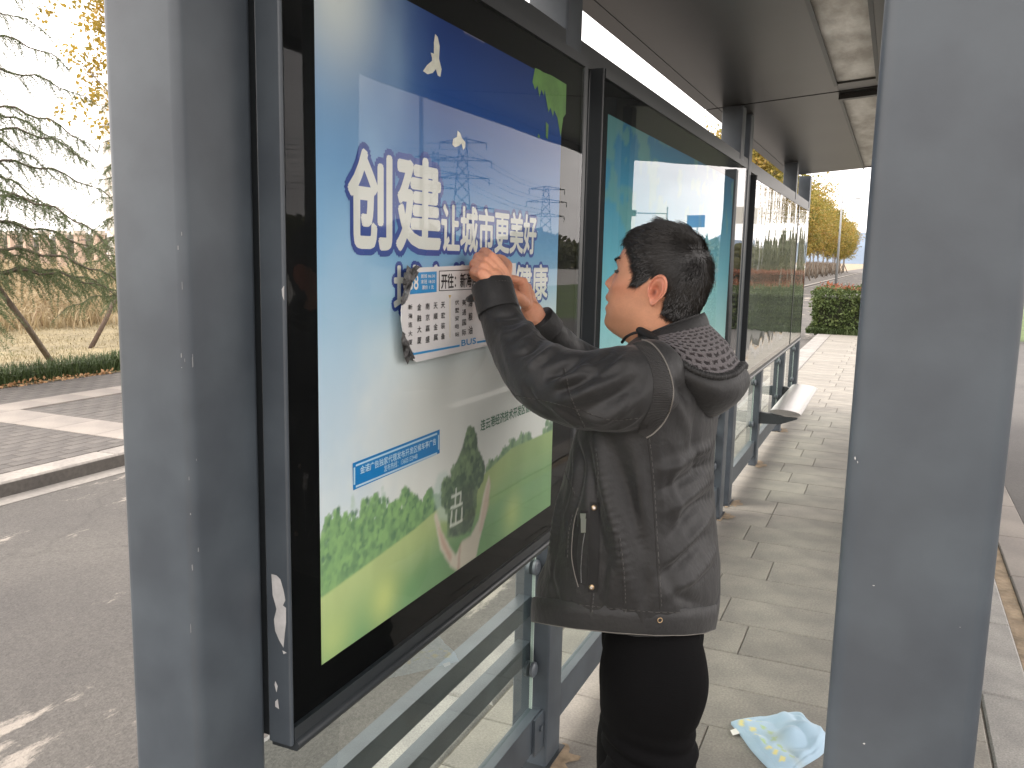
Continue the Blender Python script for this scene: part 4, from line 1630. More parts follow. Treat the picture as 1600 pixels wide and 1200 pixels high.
def pylon(label, az, dist, h, wid, arms):
    x, y = dist * math.sin(rad(az)), dist * math.cos(rad(az))
    root = thing('power_pylon', label, 'pylon', (x, y, -0.2), 'lattice pylons across the road')
    q_ = MB()
    ca, sa = math.cos(rad(az)), -math.sin(rad(az))

    def pt(u, v, z):
        return (x + u * ca + v * -sa, y + u * sa + v * ca, z)
    lv = np.linspace(-0.2, h, 10)
    hw = [wid * (1 - 0.72 * k_ / 9) for k_ in range(10)]
    for k_ in range(9):
        for s1, s2 in ((-1, -1), (-1, 1), (1, -1), (1, 1)):
            q_.tube([pt(s1 * hw[k_], s2 * hw[k_], lv[k_]), pt(s1 * hw[k_ + 1], s2 * hw[k_ + 1], lv[k_ + 1])], 0.11, 4)
        for s in (-1, 1):
            q_.tube([pt(-hw[k_], s * hw[k_], lv[k_]), pt(hw[k_ + 1], s * hw[k_ + 1], lv[k_ + 1])], 0.06, 3)
            q_.tube([pt(hw[k_], s * hw[k_], lv[k_]), pt(-hw[k_ + 1], s * hw[k_ + 1], lv[k_ + 1])], 0.06, 3)
    q_.build('lattice_mast', DPOLE, root)
    for k_, (za, half) in enumerate(arms):
        a_ = MB()
        for s in (-1, 1):
            a_.tube([pt(0, 0, za + 0.9), pt(s * half, 0, za)], 0.09, 4)
            a_.tube([pt(0, 0, za), pt(s * half, 0, za)], 0.09, 4)
            a_.tube([pt(s * half, 0, za), pt(s * half, 0, za - 1.4)], 0.10, 4)
        a_.build('cross_arm', DPOLE, root)
    return root


pylon('tall lattice power pylon with four cross arms reflected in the sky poster glass', 26.6, 190, 26.5, 2.6, [(25.2, 5.0), (21.5, 6.0), (17.8, 5.5), (11.5, 6.5)])
pylon('lattice power pylon standing farther along the line', 21.3, 240, 20.5, 2.2, [(19.6, 4.6), (16.2, 5.2), (12.4, 4.6)])
pylon('second lattice pylon close beside the tall one', 28.4, 205, 25.0, 2.0, [(23.6, 4.5), (20.0, 5.2), (16.6, 5.0)])
wires = MB()
for za in (25.0, 23.8, 21.3, 20.1, 17.6, 16.4):
    for (a0, d0, a1, d1) in ((26.6, 190, 21.3, 240), (26.6, 190, 58, 200), (28.4, 205, 60, 240)):
        p0 = Vector((d0 * math.sin(rad(a0)), d0 * math.cos(rad(a0)), za))
        p1 = Vector((d1 * math.sin(rad(a1)), d1 * math.cos(rad(a1)), za * (0.8 if a1 < 25 else 1.05)))
        wires.tube([p0.lerp(p1, t) - Vector((0, 0, 5 * t * (1 - t))) for t in np.linspace(0, 1, 9)], 0.045, 3, cap=False)
o = wires.build('overhead_wires', DPOLE)
o['label'] = 'overhead power wires strung between the lattice pylons'
o['category'] = 'power lines'

# traffic light and road signs seen in the teal case and the mirror front
root = thing('traffic_light', 'traffic light on a mast arm showing green, reflected in the teal case', 'traffic light', (17.5, 78, -0.03))
q = MB()
q.tube([(17.5, 78, -0.03), (17.5, 78, 6.2)], 0.11, 8)
q.tube([(17.5, 78, 5.6), (20.6, 78, 5.7)], 0.06, 6)
q.build('mast', POLE, root, True)
q = MB()
q.box(20.2, 21.6, 77.8, 78.1, 5.40, 5.95)
q.build('signal_housing', P_BLACK, root)
gm = bpy.data.materials.new('green_signal')
gm.use_nodes = True
gm.node_tree.nodes['Principled BSDF'].inputs['Emission Color'].default_value = (0.02, 0.9, 0.35, 1)
gm.node_tree.nodes['Principled BSDF'].inputs['Emission Strength'].default_value = 1.6
q = MB()
q.tube([(20.9, 77.79, 5.67), (20.9, 77.77, 5.67)], 0.20, 12)
q.build('lit_lens', gm, root)

root = thing('road_sign', 'large pale road sign on two legs reflected in the far mirror front', 'road sign', (9.0, 70.0, -0.03))
q = MB()
q.box(8.20, 9.95, 70.0, 70.06, 4.45, 5.75)
q.build('panel', mat('pale_sign_back', (0.62, 0.60, 0.55), rough=0.6), root)
q = MB()
q.tube([(8.6, 70.12, -0.03), (8.6, 70.12, 5.6)], 0.07, 6)
q.tube([(9.5, 70.12, -0.03), (9.5, 70.12, 5.6)], 0.07, 6)
q.build('leg', POLE, root, True)
root = thing('road_sign', 'blue road sign board on a single pole reflected beside the man', 'road sign', (15.2, 80.0, -0.03))
q = MB()
q.box(14.5, 15.9, 80.0, 80.06, 4.5, 5.6)
q.build('panel', mat('blue_sign_sheet', (0.06, 0.16, 0.42), rough=0.5), root)
q = MB()
q.tube([(15.2, 80.12, -0.03), (15.2, 80.12, 5.6)], 0.08, 6)
q.build('leg', POLE, root, True)

# distant wood across the front road
r = np.random.default_rng(19)
n_ = 30000
a_ = r.uniform(4, 80, n_)
dd = r.uniform(115, 150, n_)
hz = np.array([4.0 + 2.5 * mnoise.noise((q_ * 0.30, 4, 1)) + (2.0 if q_ > 30 else 0) for q_ in a_])
Cc = np.stack([dd * np.sin(np.radians(a_)), dd * np.cos(np.radians(a_)), r.random(n_) ** 0.8 * hz], 1)
link('far_wood', leaves_mesh('far_wood', Cc, 1.0, leaf_mat('far_wood_leaves', [(0.055, 0.065, 0.03), (0.11, 0.115, 0.05), (0.17, 0.14, 0.06)], 0.2, 0.08), r, 0.8), kind='stuff')

# ================================================================== THE MAN
YC = 1.74                      # the middle plane of his body; he faces the poster (towards -X)


def remesh(mb, voxel, smooth=6, fac=0.5):
    me = mb.mesh('tmp')
    o = bpy.data.objects.new('tmp', me)
    COL.objects.link(o)
    m1 = o.modifiers.new('r', 'REMESH')
    m1.mode = 'VOXEL'
    m1.voxel_size = voxel
    if smooth:
        m2 = o.modifiers.new('s', 'SMOOTH')
        m2.iterations = smooth
        m2.factor = fac
    dg = bpy.context.evaluated_depsgraph_get()
    out = bpy.data.meshes.new_from_object(o.evaluated_get(dg))
    bpy.data.objects.remove(o)
    bpy.data.meshes.remove(me)
    return out


def verts(me):
    a = np.zeros(len(me.vertices) * 3)
    me.vertices.foreach_get('co', a)
    return a.reshape(-1, 3)


def normals(me):
    a = np.zeros(len(me.vertices) * 3)
    me.vertices.foreach_get('normal', a)
    return a.reshape(-1, 3)


def set_verts(me, V):
    me.vertices.foreach_set('co', np.ascontiguousarray(V).ravel())
    me.update()


def spline(pts, n):
    """Catmull-Rom through control points"""
    P = np.array([np.array(p, float) for p in pts])
    P = np.vstack([2 * P[0] - P[1], P, 2 * P[-1] - P[-2]])
    out = []
    m = len(P) - 3
    for i in range(n):
        s = i / (n - 1) * m
        k = min(int(s), m - 1)
        t = s - k
        a, b, c, d = P[k:k + 4]
        out.append(0.5 * ((2 * b) + (c - a) * t + (2 * a - 5 * b + 4 * c - d) * t * t + (3 * b - a - 3 * c + d) * t ** 3))
    return np.array(out)


def blob(mb, c, r, n=14):
    """ellipsoid with radii r about c"""
    c = np.array(c)
    V, F = [], []
    for i in range(n + 1):
        a = math.pi * i / n
        for j in range(2 * n):
            b = math.pi * j / n
            V.append((c[0] + r[0] * math.sin(a) * math.cos(b), c[1] + r[1] * math.sin(a) * math.sin(b), c[2] + r[2] * math.cos(a)))
    for i in range(n):
        for j in range(2 * n):
            p, q_ = i * 2 * n + j, i * 2 * n + (j + 1) % (2 * n)
            F.append((p, p + 2 * n, q_ + 2 * n, q_))
    mb.add(V, F)


def limb(mb, pts, radii, n=18, k=24):
    """closed round-ended limb through control points"""
    P = spline(pts, k)
    R = spline([(r, 0, 0) for r in radii], k)[:, 0]
    d0 = (P[0] - P[1]) / np.linalg.norm(P[0] - P[1])
    d1 = (P[-1] - P[-2]) / np.linalg.norm(P[-1] - P[-2])
    A = [P[0] + d0 * R[0] * math.sin(t) for t in (1.45, 1.1, 0.6)]
    B = [P[-1] + d1 * R[-1] * math.sin(t) for t in (0.6, 1.1, 1.45)]
    RA = [R[0] * math.cos(t) for t in (1.45, 1.1, 0.6)]
    RB = [R[-1] * math.cos(t) for t in (0.6, 1.1, 1.45)]
    mb.tube(list(map(tuple, A)) + list(map(tuple, P)) + list(map(tuple, B)), RA + list(R) + RB, n)


man = thing('person', 'man in charcoal hooded jacket and black trousers reaching up to fix a route sign', 'person', (-0.44, YC, 0))

# ---------------------------------------------------------------- head and neck
prof = [(1036, 352), (1000, 363), (986, 375), (977.5, 388), (971.5, 398), (967.5, 405), (966.5, 412), (967, 420), (964.5, 430), (961.5, 440), (957, 449), (953, 455.5), (949, 460), (947.3, 464.5), (949, 469), (953.5, 473), (948.8, 476.5), (946.6, 481), (948.6, 488), (946.3, 495), (945, 501), (946, 507), (951, 514), (960, 521), (972, 528), (986, 537), (998, 552), (1004, 580), (1004, 640)]
backp = [(1036, 352), (1072, 362), (1094, 383), (1106, 410), (1107, 436), (1099, 462), (1088, 484), (1080, 505), (1080, 540), (1088, 580), (1095, 640)]
FZ = np.array([on_y(px, py, YC)[[0, 2]] for px, py in prof])
BZ = np.array([on_y(px, py, YC)[[0, 2]] for px, py in backp])
ztop = FZ[0, 1]
zz = np.concatenate([ztop - (1 - np.cos(np.linspace(0.02, math.pi / 2, 46))) * 0.05, np.linspace(ztop - 0.0505, FZ[-1, 1], 210)])
pz_ = lambda py: on_y(1000, py, YC)[2]


def at_z(tab_py, tab_v, z):
    zs = np.array([pz_(p) for p in tab_py])
    o = np.argsort(zs)
    return np.interp(z, zs[o], np.array(tab_v)[o])


def smooth_interp(zs, A):
    o = np.argsort(A[:, 1])
    v = np.interp(zs, A[o, 1], A[o, 0])
    return v


xf, xb = smooth_interp(zz, FZ), smooth_interp(zz, BZ)
ker = np.array([1, 2, 3, 2, 1]) / 9
pad = lambda a: np.concatenate([a[:1].repeat(2), a, a[-1:].repeat(2)])
top_n = 12
xf2, xb2 = np.convolve(pad(xf), ker, 'valid'), np.convolve(pad(xb), ker, 'valid')
xf, xb = np.where(np.arange(len(zz)) < top_n, xf, xf2), np.where(np.arange(len(zz)) < top_n, xb, xb2)
hw = at_z([352, 354, 358, 365, 375, 390, 410, 430, 450, 470, 485, 497, 507, 516, 526, 540, 560, 600, 640], [0.004, 0.020, 0.036, 0.051, 0.063, 0.0735, 0.0785, 0.0775, 0.0745, 0.0705, 0.0675, 0.0645, 0.0605, 0.0560, 0.0535, 0.0535, 0.0575, 0.075, 0.10], zz)
nf = at_z([352, 380, 405, 425, 450, 470, 490, 503, 515, 540, 640], [2.0, 2.15, 2.35, 2.35, 2.2, 2.05, 1.9, 1.80, 1.85, 2.0, 2.0], zz)
_k = np.hanning(17)
_k /= _k.sum()
for _a in (hw, nf):
    _a[40:] = np.convolve(np.concatenate([_a[:1].repeat(8), _a, _a[-1:].repeat(8)]), _k, 'valid')[40:]
def smooth1(a, n_):
    k_ = np.hanning(2 * n_ + 1)
    k_ /= k_.sum()
    return np.convolve(np.concatenate([a[:1].repeat(n_), a, a[-1:].repeat(n_)]), k_, 'valid')


xs_ = xf.copy()
xs_[50:] = smooth1(xf, 26)[50:]
lipd = xf - xs_                 # fine profile detail (lips, chin), kept to the middle of the face
nt_ = 180
th = np.linspace(0, 2 * math.pi, nt_, endpoint=False)
Vh = np.zeros((len(zz), nt_, 3))
for i, z in enumerate(zz):
    xc = xb[i] - 0.46 * (xb[i] - xs_[i])
    c, s = np.cos(th), np.sin(th)
    n_ = np.where(c > 0, nf[i], 2.05)
    A = np.where(c > 0, xc - xs_[i], xb[i] - xc)
    Vh[i, :, 0] = xc - np.sign(c) * A * np.abs(c) ** (2 / n_)
    Vh[i, :, 1] = YC - np.sign(s) * hw[i] * np.abs(s) ** (2 / n_)
    Vh[i, :, 2] = z
X_, Yr, Z_ = Vh[..., 0], Vh[..., 1] - YC, Vh[..., 2]
Vh[..., 0] += lipd[:, None] * np.exp(-(Yr / np.where(zz > pz_(490), 0.0225, 0.030)[:, None]) ** 4) * (np.cos(th) > 0)[None]
fx_ = (xb[:, None] - X_) / (xb - xf)[:, None]
front = sm(0.42, 0.66, fx_)
# nose: bridge, tip and wings
nz_py = [417, 421, 428, 436, 441, 445, 448.5, 451.5, 454.5, 457]
nose_px = [966.6, 964.3, 959.0, 951.0, 946.3, 944.9, 946.8, 950.8, 954.5, 956]
base_x = np.array([np.interp(pz_(p), zz[::-1], xf[::-1]) for p in nz_py])
nose_h = base_x - np.array([on_y(a, b, YC)[0] for a, b in zip(nose_px, nz_py)])
nose_h[0] = nose_h[-1] = 0
hn = at_z(nz_py, nose_h, Z_)
wn = at_z([417, 430, 440, 446, 451, 457], [0.0065, 0.0080, 0.0105, 0.0125, 0.0120, 0.011], Z_)
Vh[..., 0] -= front * np.clip(hn, 0, None) * np.exp(-(np.abs(Yr) / wn) ** 2.2)
zt = pz_(447.5)
for s_ in (-1, 1):     # wings
    Vh[..., 0] -= front * 0.0065 * np.exp(-((Yr - s_ * 0.0145) / 0.0062) ** 2 - ((Z_ - zt) / 0.0075) ** 2)
    Vh[..., 0] += front * 0.0035 * np.exp(-((Yr - s_ * 0.0235) / 0.0045) ** 2 - ((Z_ - zt) / 0.009) ** 2)
    ze = pz_(424.5)     # eye socket, lid, brow, cheekbone, corner of the mouth
    Vh[..., 0] += front * 0.0085 * np.exp(-((Yr - s_ * 0.030) / 0.016) ** 2 - ((Z_ - ze) / 0.0095) ** 2)
    Vh[..., 0] -= front * 0.0060 * np.exp(-((Yr - s_ * 0.031) / 0.0105) ** 2 - ((Z_ - ze) / 0.0060) ** 2)
    Vh[..., 0] -= front * 0.0030 * np.exp(-((Yr - s_ * 0.030) / 0.022) ** 2 - ((Z_ - pz_(407)) / 0.006) ** 2)
    Vh[..., 0] -= front * 0.0040 * np.exp(-((Yr - s_ * 0.047) / 0.016) ** 2 - ((Z_ - pz_(447)) / 0.012) ** 2)
    Vh[..., 1] += s_ * front * 0.0025 * np.exp(-((Yr - s_ * 0.06) / 0.02) ** 2 - ((Z_ - pz_(445)) / 0.013) ** 2)
    Vh[..., 0] += front * 0.0030 * np.exp(-((Yr - s_ * 0.026) / 0.0055) ** 2 - ((Z_ - pz_(472.5)) / 0.006) ** 2)
zm = pz_(473)
Vh[..., 0] += front * 0.0022 * np.exp(-((Z_ - zm) / 0.0018) ** 2) * (np.abs(Yr) < 0.025) * np.exp(-(Yr / 0.024) ** 4)
NZ = len(zz)
head_v = Vh.reshape(-1, 3)
idx = np.arange(NZ * nt_).reshape(NZ, nt_)
hf = np.stack([idx[:-1], idx[1:], np.roll(idx[1:], -1, 1), np.roll(idx[:-1], -1, 1)], -1).reshape(-1, 4)

# colours of the skin
SK = lin((216, 158, 126))
cols = np.tile(SK, (NZ * nt_, 1))


def tint(mask, colr, a, cols_):
    f = (np.clip(mask, 0, 1) * a)[:, None]
    return cols_ * (1 - f) + lin(colr) * f


hx_, hy_, hz_ = head_v[:, 0], head_v[:, 1] - YC, head_v[:, 2]
fr = front.reshape(-1)
cols = tint(fr * np.exp(-((hz_ - pz_(465.5)) / 0.0050) ** 2 - (hy_ / 0.021) ** 4), (176, 98, 88), 0.65, cols)
cols = tint(fr * np.exp(-((hz_ - pz_(479.5)) / 0.0045) ** 2 - (hy_ / 0.020) ** 4), (178, 100, 90), 0.65, cols)
cols = tint(fr * np.exp(-((hz_ - zm) / 0.0016) ** 2 - (hy_ / 0.022) ** 4), (90, 48, 44), 0.9, cols)  # dark line between the lips: crease shade put into the skin colour
cols = tint(fr * np.exp(-((hz_ - pz_(441)) / 0.008) ** 2 - (hy_ / 0.014) ** 2), (206, 124, 104), 0.45, cols)
cols = tint(np.exp(-((hz_ - pz_(450)) / 0.016) ** 2 - ((np.abs(hy_) - 0.06) / 0.025) ** 2) * fr, (212, 140, 112), 0.5, cols)
cols = tint(fr * np.clip((pz_(476) - hz_) / 0.03, 0, 1) * (hz_ > pz_(535)), (168, 122, 92), 0.45, cols)
cols = tint(fr * np.exp(-((hz_ - pz_(457.5)) / 0.005) ** 2 - (hy_ / 0.024) ** 4), (172, 126, 104), 0.35, cols)
nrm = np.array([mnoise.noise((p[0] * 60, p[1] * 60, p[2] * 60)) for p in head_v])
cols *= (1 + 0.06 * nrm)[:, None]

# ear (near side, and its twin on the far side)
ec = on_y(1027, 454, YC - 0.0815)
eh, ew = 0.0325, 0.0195


def ear_mesh(side):
    nr, na = 16, 56
    V = []
    for i in range(nr + 1):
        rr = i / nr
        for j in range(na):
            a = 2 * math.pi * j / na
            ca, sa = math.cos(a), math.sin(a)
            # outline: broad on top, narrow lobe below; u backwards (+X), v up
            wid = ew * (1.0 + 0.10 * sa - 0.12 * (sa < 0) * sa * sa - (0.22 if sa < -0.5 else 0.22 * max(0, -sa)))
            u = wid * ca * rr + 0.004 * sa * rr
            v = eh * sa * rr
            rim = math.exp(-((rr - 0.90) / 0.085) ** 2) * (1 if (sa > -0.55 or ca > 0.3) else 0.35)
            anti = math.exp(-((rr - 0.60) / 0.12) ** 2) * max(0, math.cos(a - 0.5)) ** 0.6
            concha = math.exp(-(((u + 0.003) / 0.0085) ** 2 + ((v + 0.002) / 0.0125) ** 2) ** 1.5)
            tragus = math.exp(-(((u + 0.0135) / 0.0035) ** 2 + ((v + 0.005) / 0.006) ** 2))
            lobe = math.exp(-((u / 0.010) ** 2 + ((v + 0.024) / 0.008) ** 2))
            h = 0.0050 + 0.0050 * rim + 0.0036 * anti - 0.0125 * concha + 0.0045 * tragus + 0.0028 * lobe
            h += 0.30 * (u + ew) * 0.55          # stands away from the head towards the back
            if rr > 0.95:
                h -= 0.004
            V.append((u, v, h))
    V2 = [(u * 0.93, v * 0.95, h - 0.0065) for (u, v, h) in V[nr * na:]]
    V2 += [(u * 0.5 - 0.004, v * 0.55, -0.012) for (u, v, h) in V[nr * na:]]
    V += V2
    F = []
    for i in range(nr + 2):
        for j in range(na):
            p, q_ = i * na + j, i * na + (j + 1) % na
            F.append((p, q_, q_ + na, p + na) if side < 0 else (p, p + na, q_ + na, q_))
    V = np.array(V)
    tl = rad(12)
    u = V[:, 0] * math.cos(tl) + V[:, 1] * math.sin(tl) * 0.6
    v = -V[:, 0] * math.sin(tl) * 0.6 + V[:, 1] * math.cos(tl)
    W = np.stack([ec[0] + u, YC + side * (YC - ec[1] - 0.0015 + V[:, 2]), ec[2] + v], 1)
    ce = np.tile(lin((212, 146, 120)), (len(W), 1))
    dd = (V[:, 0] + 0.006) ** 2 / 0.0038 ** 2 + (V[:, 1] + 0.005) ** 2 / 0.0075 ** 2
    ce = tint(np.exp(-dd), (96, 48, 40), 0.85, ce)  # shade inside the ear hollow, put into the skin colour
    ce = tint(np.exp(-((np.hypot(V[:, 0] / ew, V[:, 1] / eh) - 0.74) / 0.07) ** 2) * (V[:, 1] > -0.008), (168, 96, 78), 0.55, ce)  # shade of the fold inside the rim, painted as well
    ce = tint(np.clip((V[:, 2] - 0.010) / 0.01, 0, 1), (222, 146, 122), 0.6, ce)
    return W, np.array(F), ce


# ---------------------------------------------------------------- hands
def hx(px, py, x):
    return on_x(px, py, x)


hand = MB()
sh0 = on_y
# his left hand: back of the hand towards us, fingers closing on the card
limb(hand, [sh0(780, 492, 1.616), sh0(772.5, 464, 1.629), hx(770, 440, -0.756)], [0.027, 0.026, 0.027], 16)
kn = [hx(768, 402, -0.768), hx(760, 408, -0.773), hx(755, 417, -0.773), hx(753, 428, -0.768)]
wr = [hx(786, 428, -0.752), hx(780, 433, -0.753), hx(774, 437, -0.754), hx(769, 442, -0.753)]
for a, b in zip(wr, kn):
    limb(hand, [a, (np.array(a) + b) / 2 + np.array([0.002, -0.002, 0]), b], [0.0155, 0.0142, 0.0118], 12)
pip = [hx(757, 392.5, -0.797), hx(746.5, 401, -0.803), hx(741, 411, -0.804), hx(740.5, 424, -0.798)]
dip = [hx(751, 400, -0.815), hx(743, 411, -0.818), hx(740, 420, -0.818), hx(741, 431, -0.811)]
tip = [hx(751, 411, -0.821), hx(746, 419, -0.823), hx(744, 427, -0.822), hx(746, 436, -0.815)]
for k_ in range(4):
    limb(hand, [kn[k_], pip[k_], dip[k_], tip[k_]], [0.0105, 0.0092, 0.0080, 0.0070], 12, 26)
limb(hand, [hx(790, 430, -0.748), hx(792, 414, -0.772), hx(781, 404, -0.797), hx(768, 407, -0.818)], [0.0135, 0.0115, 0.0098, 0.0082], 12, 22)
# his right hand: thumb and forefinger pressing the edge
limb(hand, [sh0(862, 534, 1.868), sh0(851, 518, 1.842), sh0(838, 500, 1.818), hx(831, 487, -0.745)], [0.027, 0.027, 0.0265, 0.026], 16)
kn2 = [hx(818, 441, -0.770), hx(824, 449, -0.777), hx(828, 458, -0.779), hx(831, 468, -0.776)]
wr2 = [hx(822, 475, -0.750), hx(826, 477, -0.752), hx(830, 480, -0.752), hx(833, 484, -0.750)]
for a, b in zip(wr2, kn2):
    limb(hand, [a, (np.array(a) + b) / 2, b], [0.0150, 0.0138, 0.0112], 12)
pip2 = [hx(797, 434.5, -0.790), hx(806, 446, -0.803), hx(811, 456, -0.806), hx(815, 466, -0.803)]
dip2 = [hx(783, 436, -0.806), hx(795, 449, -0.818), hx(800, 459, -0.819), hx(805, 468, -0.816)]
tip2 = [hx(774, 440, -0.819), hx(788, 453, -0.823), hx(793, 462, -0.824), hx(798, 470, -0.822)]
for k_ in range(4):
    limb(hand, [kn2[k_], pip2[k_], dip2[k_], tip2[k_]], [0.0102, 0.0088, 0.0076, 0.0066], 12, 26)
limb(hand, [hx(819, 472, -0.745), hx(808, 462, -0.752), hx(798, 458, -0.772), hx(786, 452, -0.798)], [0.0135, 0.0112, 0.0098, 0.0080], 12, 22)
hm_ = remesh(hand, 0.0020, 5, 0.5)
hv = verts(hm_)
hfaces = [tuple(p.vertices) for p in hm_.polygons]
# knuckle creases and tendons
hn_ = normals(hm_)
amp = np.array([0.0009 * mnoise.noise((p[0] * 90, p[1] * 90, p[2] * 90)) + 0.0006 * mnoise.noise((p[0] * 260, p[1] * 260, p[2] * 260)) for p in hv])
hv = hv + hn_ * amp[:, None]
hc_ = np.tile(lin((216, 156, 126)), (len(hv), 1))
for k_ in pip + pip2 + kn + kn2:
    hc_ = tint(np.exp(-np.sum((hv - np.array(k_)) ** 2, 1) / 0.009 ** 2), (214, 128, 104), 0.55, hc_)
for k_ in tip + tip2:
    hc_ = tint(np.exp(-np.sum((hv - np.array(k_)) ** 2, 1) / 0.010 ** 2), (222, 130, 110), 0.6, hc_)
hc_ *= (1 + 45 * amp)[:, None]

Vall, Fall, Call = [head_v], [tuple(f) for f in hf], [cols]
Fall.append(tuple(range(nt_ - 1, -1, -1)))
off = len(head_v)
for side in (-1, 1):
    W, F, ce = ear_mesh(side)
    Fall += [tuple(int(i) + off for i in f) for f in F]
    Vall.append(W)
    Call.append(ce)
    off += len(W)
Fall += [tuple(i + off for i in f) for f in hfaces]
Vall.append(hv)
Call.append(hc_)
Vall, Call = np.concatenate(Vall), np.concatenate(Call)
SKIN = mat('skin', (0.5, 0.3, 0.2), rough=0.47, spec=0.35, attr='tone', bump=0.18, bscale=900, bdist=0.0006, var=0.05, vscale=300)
pb = SKIN.node_tree.nodes['Principled BSDF']
pb.inputs['Subsurface Weight'].default_value = 0.12
pb.inputs['Subsurface Radius'].default_value = (0.006, 0.0025, 0.0012)
pb.inputs['Subsurface Scale'].default_value = 1.0
me = bpy.data.meshes.new('body')
me.from_pydata([tuple(v) for v in Vall], [], Fall)
ca = me.color_attributes.new('tone', 'FLOAT_COLOR', 'POINT')
ca.data.foreach_set('color', np.concatenate([Call, np.ones((len(Call), 1))], 1).ravel())
me.polygons.foreach_set('use_smooth', [True] * len(me.polygons))
me.materials.append(SKIN)
me.update()
body = link('body', me, man)
body_bvh = BVHTree.FromPolygons([Vector(v) for v in head_v], [tuple(f) for f in hf])


def on_surface(bvh, px, py, lift=0.0):
    d = Vector(ray(px, py)).normalized()
    h, nrm_, _, _ = bvh.ray_cast(Vector((0, 0, H_CAM)), d)
    if h is None:
        return None, None
    return h + nrm_ * lift, nrm_


HAIR = mat('black_hair', (0.0075, 0.0065, 0.0060), rough=0.38, spec=0.5, var=0.5, vscale=400)
# eye: dark slit between lids, lashes, brow
eb = MB()
for s_ in (-1, 1):
    ze = pz_(424.5)
    blob(eb, (np.interp(ze, zz[::-1], xf[::-1]) + 0.0110, YC + s_ * 0.0305, ze - 0.0012), (0.0095, 0.0115, 0.0042), 10)
    eb_o = None
eye = eb.build('eyes', mat('eye_white_and_iris', (0.10, 0.075, 0.06), rough=0.15), man, True)


def strand_ribbons(name, segs, m, parent):
    """segs: list of (points k x 3, width)"""
    V, F = [], []
    for P, w in segs:
        k0 = len(V)
        n_ = len(P)
        for i in range(n_):
            d = P[min(i + 1, n_ - 1)] - P[max(i - 1, 0)]
            s = np.cross(d, P[i] - np.array([0, 0, H_CAM]) + np.array([0.15, 0.1, 0.05]))
            s = s / (np.linalg.norm(s) + 1e-9) * w * (1 - 0.8 * i / (n_ - 1))
            V += [tuple(P[i] - s), tuple(P[i] + s)]
        for i in range(n_ - 1):
            a = k0 + 2 * i
            F.append((a, a + 1, a + 3, a + 2))
    me_ = bpy.data.meshes.new(name)
    me_.from_pydata(V, [], F)
    me_.materials.append(m)
    return link(name, me_, parent)


segs = []
r = np.random.default_rng(3)
for s_ in (-1, 1):
    for i in range(75):
        t = r.random()
        yy = YC + s_ * (0.014 + 0.036 * t)
        z0 = pz_(409 - 5.0 * math.sin(t * 2.2)) + r.normal(0, 0.0016)
        hit, nn, _, _ = body_bvh.ray_cast(Vector((-1.2, yy, z0)), Vector((1, 0, 0)))
        if hit is None:
            continue
        p = np.array(hit) + np.array(nn) * 0.0002
        d = np.array([-0.25 + 0.5 * t, s_ * 0.8, 0.35 - 0.5 * t])
        d /= np.linalg.norm(d)
        segs.append((np.array([p, p + d * 0.004 + np.array(nn) * 0.0006, p + d * 0.008 + np.array(nn) * 0.0008]), 0.0006))
    for i in range(46):       # lashes and the line of the upper lid
        t = i / 45
        yy = YC + s_ * (0.019 + 0.027 * t)
        z0 = pz_(423.0) + 0.0016 * math.sin(t * 3.14) - 0.002 * t
        hit, nn, _, _ = body_bvh.ray_cast(Vector((-1.2, yy, z0)), Vector((1, 0, 0)))
        if hit is None:
            continue
        p = np.array(hit) + np.array(nn) * 0.0004
        d = np.array([-0.8, s_ * 0.25, -0.25])
        segs.append((np.array([p - d * 0.001, p + d * 0.004, p + d * 0.0075 + np.array([0, 0, 0.001])]), 0.0008))
strand_ribbons('eyebrows_and_lashes', segs, HAIR, man)

# ---------------------------------------------------------------- hair
hair_px = [(983, 382), (990, 385), (989, 392), (995, 400), (997, 410), (1000, 422), (998, 432), (991, 442), (1003, 442), (1014, 437), (1022, 430), (1033, 425), (1043, 430), (1047, 442), (1045, 458), (1041, 472), (1036, 484), (1046, 492), (1062, 498), (1085, 503), (1130, 470), (1135, 400), (1090, 340), (1030, 330), (982, 350), (976, 372)]
hp = [tuple(on_y(px, py, YC - 0.066)[[0, 2]]) for px, py in hair_px]
hpx, hpz = np.array([p[0] for p in hp]), np.array([p[1] for p in hp])


def hair_depth(x, z):
    """signed: >0 inside the hair outline, metres to the nearest edge"""
    ins = in_poly(np.atleast_1d(x), np.atleast_1d(z), hp)
    dmin = np.full(len(np.atleast_1d(x)), 9.0)
    for i in range(len(hp)):
        a, b = np.array(hp[i]), np.array(hp[(i + 1) % len(hp)])
        L2 = ((b - a) ** 2).sum()
        t = np.clip(((x - a[0]) * (b[0] - a[0]) + (z - a[1]) * (b[1] - a[1])) / L2, 0, 1)
        dmin = np.minimum(dmin, np.hypot(x - a[0] - t * (b[0] - a[0]), z - a[1] - t * (b[1] - a[1])))
    return np.where(ins, dmin, -dmin)


